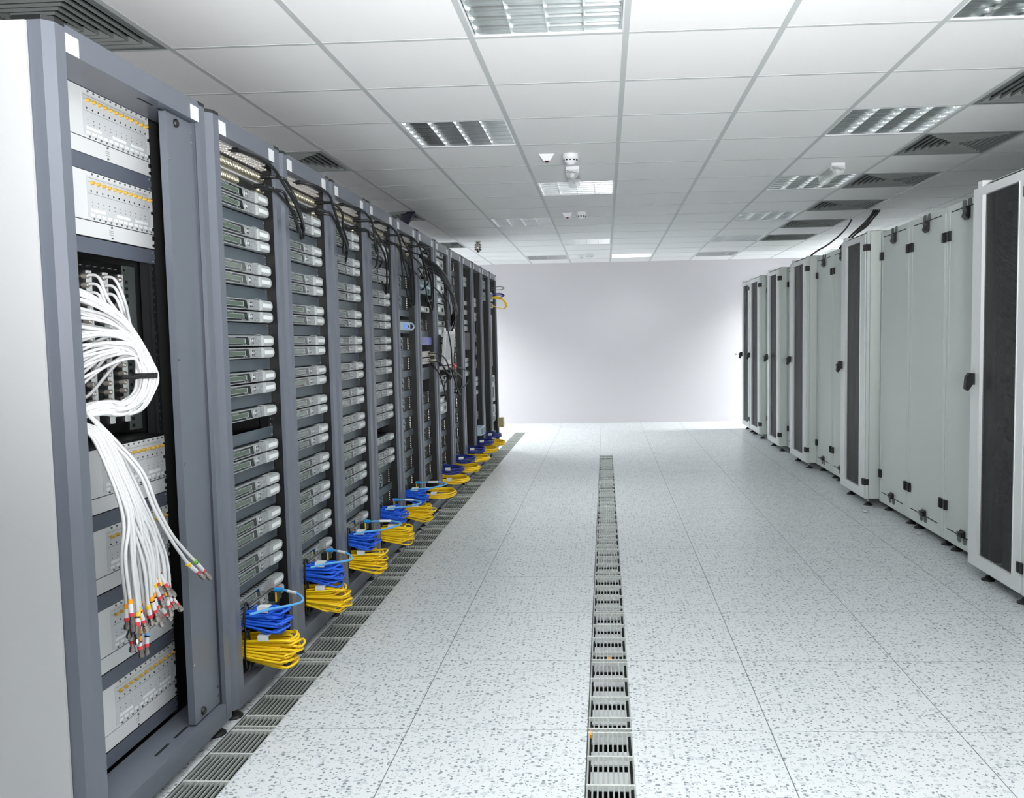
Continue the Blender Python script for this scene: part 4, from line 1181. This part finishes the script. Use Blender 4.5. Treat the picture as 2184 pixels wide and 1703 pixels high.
hang_bundle([[(2.53, 8.77, 2.52), (2.525, 8.79, 2.45), (2.49, 8.95, 2.36), (2.42, 9.25, 2.27), (2.36, 9.55, 2.22), (2.30, 10.0, 2.12), (2.28, 10.1, 2.03)]], 0.009, 'navycord', 'thin dark blue cable dropping from the ceiling behind the thick black bundle')

# ------------------------------------------------------------------ right row: cabinets
XM, XF = 1.925, 2.022
CT, CB = 2.05, 0.062
def mesh_cabinet(ya, yb, label, zt=CT):
    w = yb - ya
    t = thing('mesh_door_cabinet', label, 'cabinet', (XM, ya, 0), 'white cabinets with black mesh doors')
    D = 0.9
    b = MB()
    x0 = 0.028
    b.box(x0, D, 0.0, 0.002, CB, zt).box(x0, D, w - 0.002, w, CB, zt).box(D - 0.003, D, 0, w, CB, zt).box(x0, D, 0, w, zt - 0.003, zt).box(x0, D, 0, w, CB, CB + 0.003)
    b.box(x0 + 0.001, x0 + 0.05, 0.003, 0.03, CB + 0.004, zt - 0.004).box(x0 + 0.001, x0 + 0.05, w - 0.03, w - 0.003, CB + 0.004, zt - 0.004)
    b.ob('body', 'cab', t)
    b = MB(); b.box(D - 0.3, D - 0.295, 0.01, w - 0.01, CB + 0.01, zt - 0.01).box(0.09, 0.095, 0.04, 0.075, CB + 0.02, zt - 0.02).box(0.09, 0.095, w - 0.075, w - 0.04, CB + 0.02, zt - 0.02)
    b.box(0.08, 0.6, 0.003, 0.006, CB + 0.005, zt - 0.005).box(0.03, 0.6, w - 0.036, w - 0.031, CB + 0.005, zt - 0.005)  # dark liners added over the pale inner walls as painted interior shade
    b.ob('rails_shade_liner', 'rack_dark', t)
    # door: frame with a perforated sheet
    dy0, dy1, dz0, dz1 = 0.03, w - 0.002, CB + 0.004, zt - 0.02
    wy0, wy1, wz0, wz1 = 0.10 if w < 0.62 else 0.135, w - (0.10 if w < 0.62 else 0.12), 0.130, 1.988
    b = MB()
    def bar(a, c, e, f): b.box(0.0, 0.024, a, c, e, f)
    bar(dy0, wy0, dz0, dz1); bar(wy1, dy1, dz0, dz1); bar(wy0, wy1, dz0, wz0); bar(wy0, wy1, wz1, dz1)
    # slim raised bead round the opening
    for a, c, e, f in ((wy0, wy0 + 0.006, wz0, wz1), (wy1 - 0.012, wy1, wz0, wz1)): b.box(-0.003, 0.02, a, c, e, f)
    d = b.ob('door', 'cab_trim', t)
    b = MB(); b.add([(0.014, wy0, wz0), (0.014, wy0, wz1), (0.014, wy1, wz1), (0.014, wy1, wz0)], [(0, 1, 2, 3)])
    b.ob('mesh_panel', 'meshdoor', d)
    # top fixing lugs
    b = MB(); b.box(0.0, 0.05, w - 0.10, w - 0.05, zt - 0.02, zt + 0.012); b.cyl((0.0, w - 0.06, zt - 0.004), (-0.002, w - 0.06, zt - 0.004), 0.003, n=6)
    b.ob('top_lug', 'cab_trim', t)
    MB().box(0.006, 0.03, 0.0, 0.028, CB, zt).ob('hinge_post', 'cab', t)
    for z in (1.93, 0.19):
        MB().box(-0.008, 0.03, -0.003, 0.052, z - 0.024, z + 0.024).cyl((-0.004, 0.03, z - 0.024), (-0.004, 0.03, z + 0.024), 0.008, n=8).ob('hinge', 'black', t)
    hb = MB(); yh = w - 0.045
    pr = [(-0.05, -0.05), (-0.036, -0.062), (-0.014, -0.03), (-0.004, -0.03), (-0.004, 0.03), (-0.03, 0.032), (-0.044, 0.012)]
    hb.prism(pr, 'y', yh - 0.016, yh + 0.016, 0)
    hb.cyl((-0.05, yh, 0.0), (-0.056, yh, 0.0), 0.007, n=8, m=1)
    if ya > 3.5: hb.ob('handle', ['black', 'steel'], d, (0, 0, 1.05))
    for x, y in ((0.055, 0.09), (0.055, w - 0.12), (D - 0.08, 0.09), (D - 0.08, w - 0.12)): put('foot', FOOT_R, t, (x, y, 0))
    return t
def flat_cabinet(ya, yb, label, zt=2.03):
    w = yb - ya
    t = thing('flat_panel_cabinet', label, 'cabinet', (XF, ya, 0), 'white flat-panelled cabinets')
    D = 0.8
    MB().box(0.02, D, 0.001, w - 0.001, CB - 0.004, zt - 0.002).ob('body', 'cab', t)
    b = MB(); b.box(0.0, 0.018, 0.0015, w - 0.0015, CB - 0.004, zt)
    for y in (0.02, 0.035, w - 0.035): b.box(-0.0016, 0.0, y, y + 0.003, CB, zt - 0.03)
    p = b.ob('front_panel', 'cab', t)
    for z, s in ((1.992, 1), (0.130, -1)):
        b = MB(); b.box(-0.0012, 0.001, 0.09, w - 0.05, z - 0.003, z + 0.003); b.ob('latch_slot', 'slot', p)
        for y in (w * 0.5 - 0.015, w * 0.5 + 0.055):
            b = MB(); zz = z + s * 0.005
            arc = [(y - 0.026, 0)] + [(y + 0.026 * math.cos(a), 0.022 + 0.016 * math.sin(a)) for a in [PI - k * PI / 6 for k in range(7)]] + [(y + 0.026, 0)]
            pl = [(a_, zz + s * c_) for a_, c_ in arc]
            if s > 0: pl = list(reversed(pl))
            b.prism(pl, 'x', -0.002, 0.0); b.ob('latch_tab', 'tabgrey', p)
        b = MB(); yl = w * 0.5 + 0.0
        if s > 0: pl = [(-0.03, -0.006), (-0.022, -0.03), (-0.03, -0.055), (-0.012, -0.075), (-0.002, -0.06), (-0.002, -0.004), (-0.015, 0.0)]
        else: pl = [(-0.03, 0.006), (-0.024, 0.018), (-0.032, 0.03), (-0.016, 0.03), (-0.008, 0.042), (-0.002, 0.034), (-0.002, 0.006), (-0.016, 0.0)]
        b.prism([(x, z + zz) for x, zz in pl], 'y', yl - 0.027, yl + 0.027, 0)
        b.cyl((-0.03, yl, z - s * 0.02), (-0.036, yl, z - s * 0.02), 0.005, n=8, m=1)
        b.ob('latch', ['black', 'steel'], p)
    for y in (0.034, w - 0.034):
        for z in (1.855, 0.268):
            MB().box(-0.014, 0.002, y - 0.019, y + 0.019, z - 0.029, z + 0.029).box(-0.018, -0.014, y - 0.008, y + 0.008, z - 0.027, z + 0.027).ob('hinge', 'black', t)
    for x, y in ((0.05, 0.07), (0.05, w - 0.07), (D - 0.06, 0.07), (D - 0.06, w - 0.07)): put('foot', FOOT_R, t, (x, y, 0))
    return t
mesh_cabinet(3.325, 3.918, 'white cabinet cut by the right edge of the picture')
A = mesh_cabinet(3.922, 4.513, 'nearest white cabinet with a black mesh door and black plugs showing through it')
mesh_cabinet(6.30, 6.95, 'white cabinet with a black mesh door between two groups of flat white cabinets, second nearest')
mesh_cabinet(8.128, 8.83, 'white cabinet with a black mesh door, third from the camera')
mesh_cabinet(9.385, 10.06, 'white cabinet with a black mesh door, fourth from the camera')
mesh_cabinet(10.563, 11.285, 'white cabinet with a black mesh door, second from the far end')
mesh_cabinet(11.29, 11.90, 'farthest white cabinet with a black mesh door and a key in its handle')
fl = [(4.516, 5.078, 'flat white cabinet partly hidden behind the nearest mesh-door cabinet'), (5.082, 5.675, 'flat white cabinet in the middle of the nearest group of three'),
      (5.679, 6.262, 'flat white cabinet farthest of the nearest group of three, beside a mesh door'), (6.955, 7.55, 'narrow glimpse of a flat white cabinet just beyond the second mesh door'),
      (7.554, 8.122, 'flat white cabinet seen between the second and third mesh doors'), (8.834, 9.38, 'flat white cabinet hidden between the third and fourth mesh doors'), (10.065, 10.558, 'flat white cabinet hidden between the fourth mesh door and the last pair')]
for a, c, l in fl: flat_cabinet(a, c, l)
# power strip with plugs behind the nearest mesh door
t = thing('power_strip', 'grey power strip with round black plugs behind the nearest mesh door', 'power strip', (XM + 0.14, 3.922, 0))
MB().box(0.0, 0.05, 0.46, 0.51, 0.16, 1.95).box(0.045, 0.1, 0.47, 0.5, 0.07, 0.165).ob('housing', 'tabgrey', t)
pb = MB(); pb.lathe([(0.026, 0.0), (0.026, -0.03), (0.016, -0.042)], axis='x', n=14)
pl_ = pb.mesh('socket_cover', 'black')
for z in [1.88 - 0.042 * k for k in range(14)]: put('socket_cover', pl_, t, (0, 0.485, z))
for k, z in enumerate([1.2, 1.05, 1.0, 0.83, 0.66, 0.61, 0.47, 0.42]): put('socket_cover', pl_, t, (0, 0.485, z))
for k, z in enumerate([1.88 - 0.042 * k for k in range(14)] + [1.2, 1.05, 0.83, 0.66, 0.61]):
    c = cord([(XM + 0.10, 4.407, z), (XM + 0.075, 4.38, z - 0.02), (XM + 0.09, 4.33, z - 0.06), (XM + 0.14, 4.25, z - 0.10), (XM + 0.3, 4.12, z - 0.12)], 0.009,
         'black power cord running from a plug behind the nearest mesh door', 'power cords behind the nearest mesh door')
t = thing('tower_unit', 'dim grey box standing at the bottom behind the nearest mesh door', 'box', (XM + 0.12, 4.0, CB + 0.006))
MB().box(0, 0.3, 0.03, 0.38, 0.0, 0.2).ob('case', 'tabgrey', t)
# keys and scraps
t = thing('key', 'small key hanging from the farthest cabinet handle', 'key', (XM - 0.062, 11.855, 1.05))
MB().box(-0.02, 0.004, -0.001, 0.001, -0.004, 0.004).cyl((-0.03, -0.001, 0), (-0.03, 0.001, 0), 0.011, n=10).ob('key_body', 'steel', t)
for k, (x, y, lab) in enumerate([(1.87, 6.12, 'scrap of white plastic on the floor by the second mesh-door cabinet'), (1.78, 6.62, 'scrap of white plastic on the floor beyond the second mesh-door cabinet'), (2.0, 5.42, 'crumpled clear wrapper under the flat white cabinets')]):
    b = MB(); r = random.Random(k)
    v = [(0.03 * math.cos(a) * r.uniform(.5, 1), 0.03 * math.sin(a) * r.uniform(.5, 1), r.uniform(0.001, 0.012)) for a in [q * PI / 4 for q in range(8)]] + [(0, 0, 0.014)] + [(0, 0, 0)]
    b.add(v, [(q, (q + 1) % 8, 8) for q in range(8)] + [((q + 1) % 8, q, 9) for q in range(8)])
    o = b.ob('plastic_scrap', 'white_plastic', None, (x, y, 0)); tag(o, lab, 'litter', 'scraps on the floor')

# ------------------------------------------------------------------ light
def area(name, loc, rot, sx, sy, p, col=(1, 1, 1), spread=PI):
    L = bpy.data.lights.new(name, 'AREA'); L.shape = 'RECTANGLE'; L.size = sx; L.size_y = sy; L.energy = p; L.color = col; L.spread = spread
    o = bpy.data.objects.new(name, L); COL.objects.link(o); o.location = loc; o.rotation_euler = rot
    return o
for (i, j), on in LIGHTS.items():
    if not on: continue
    cx, cy = CX + (i + 0.5) * 0.6, CY + (j + 0.5) * 0.6
    p = 54
    if (i, j) == (0, 14): p = 10
    if abs(i) >= 5: p = {14: 500, 12: 110}.get(j, 90)
    if j <= -4: p = 10
    if j == -1: p = 12
    area('lamp', (cx, cy, HC + 0.1), (0, 0, 0), 0.52, 0.52, p, (0.97, 1.0, 0.985))
# photographer's flash bounced off the ceiling from behind the camera on the right
area('flash', (0.5, -0.5, 1.25), (math.radians(126), 0, math.radians(6)), 0.4, 0.4, 124, spread=math.radians(105))

w = bpy.data.worlds.new('world'); S.world = w; w.use_nodes = True
w.node_tree.nodes['Background'].inputs[0].default_value = (0.8, 0.85, 0.9, 1)
w.node_tree.nodes['Background'].inputs[1].default_value = 0.1

# ------------------------------------------------------------------ camera
f_px, yaw, pitch, roll, ch = 1783.485, 0.0511726, 0.06992, -0.0173684, 1.2896
ppx, ppy = 1200.69, 850.69
cy_, sy_, cp, sp, cr, sr = math.cos(yaw), math.sin(yaw), math.cos(pitch), math.sin(pitch), math.cos(roll), math.sin(roll)
fw = Vector((-sy_ * cp, cy_ * cp, -sp)); rt = Vector((cy_, sy_, 0)); up = rt.cross(fw)
r2 = rt * cr + up * sr; u2 = up * cr - rt * sr
cam = bpy.data.cameras.new('camera'); co = bpy.data.objects.new('camera', cam); COL.objects.link(co)
m3 = Matrix((r2, u2, -fw)).transposed()
co.matrix_world = Matrix.Translation((0, 0, ch)) @ m3.to_4x4()
cam.sensor_fit = 'HORIZONTAL'; cam.sensor_width = 36.0; cam.lens = f_px / 2184 * 36.0
cam.shift_x = (1092 - ppx) / 2184; cam.shift_y = (ppy - 851.5) / 2184
cam.clip_start = 0.05; cam.clip_end = 100
S.camera = co

S.view_settings.view_transform = 'Standard'; S.view_settings.look = 'None'
S.view_settings.exposure = 0.0; S.view_settings.gamma = 1.0; S.view_settings.use_curve_mapping = False
S.cycles.use_denoising = True
S.cycles.max_bounces = 10; S.cycles.diffuse_bounces = 5; S.cycles.glossy_bounces = 5; S.cycles.transparent_max_bounces = 8
S.cycles.sample_clamp_indirect = 6.0
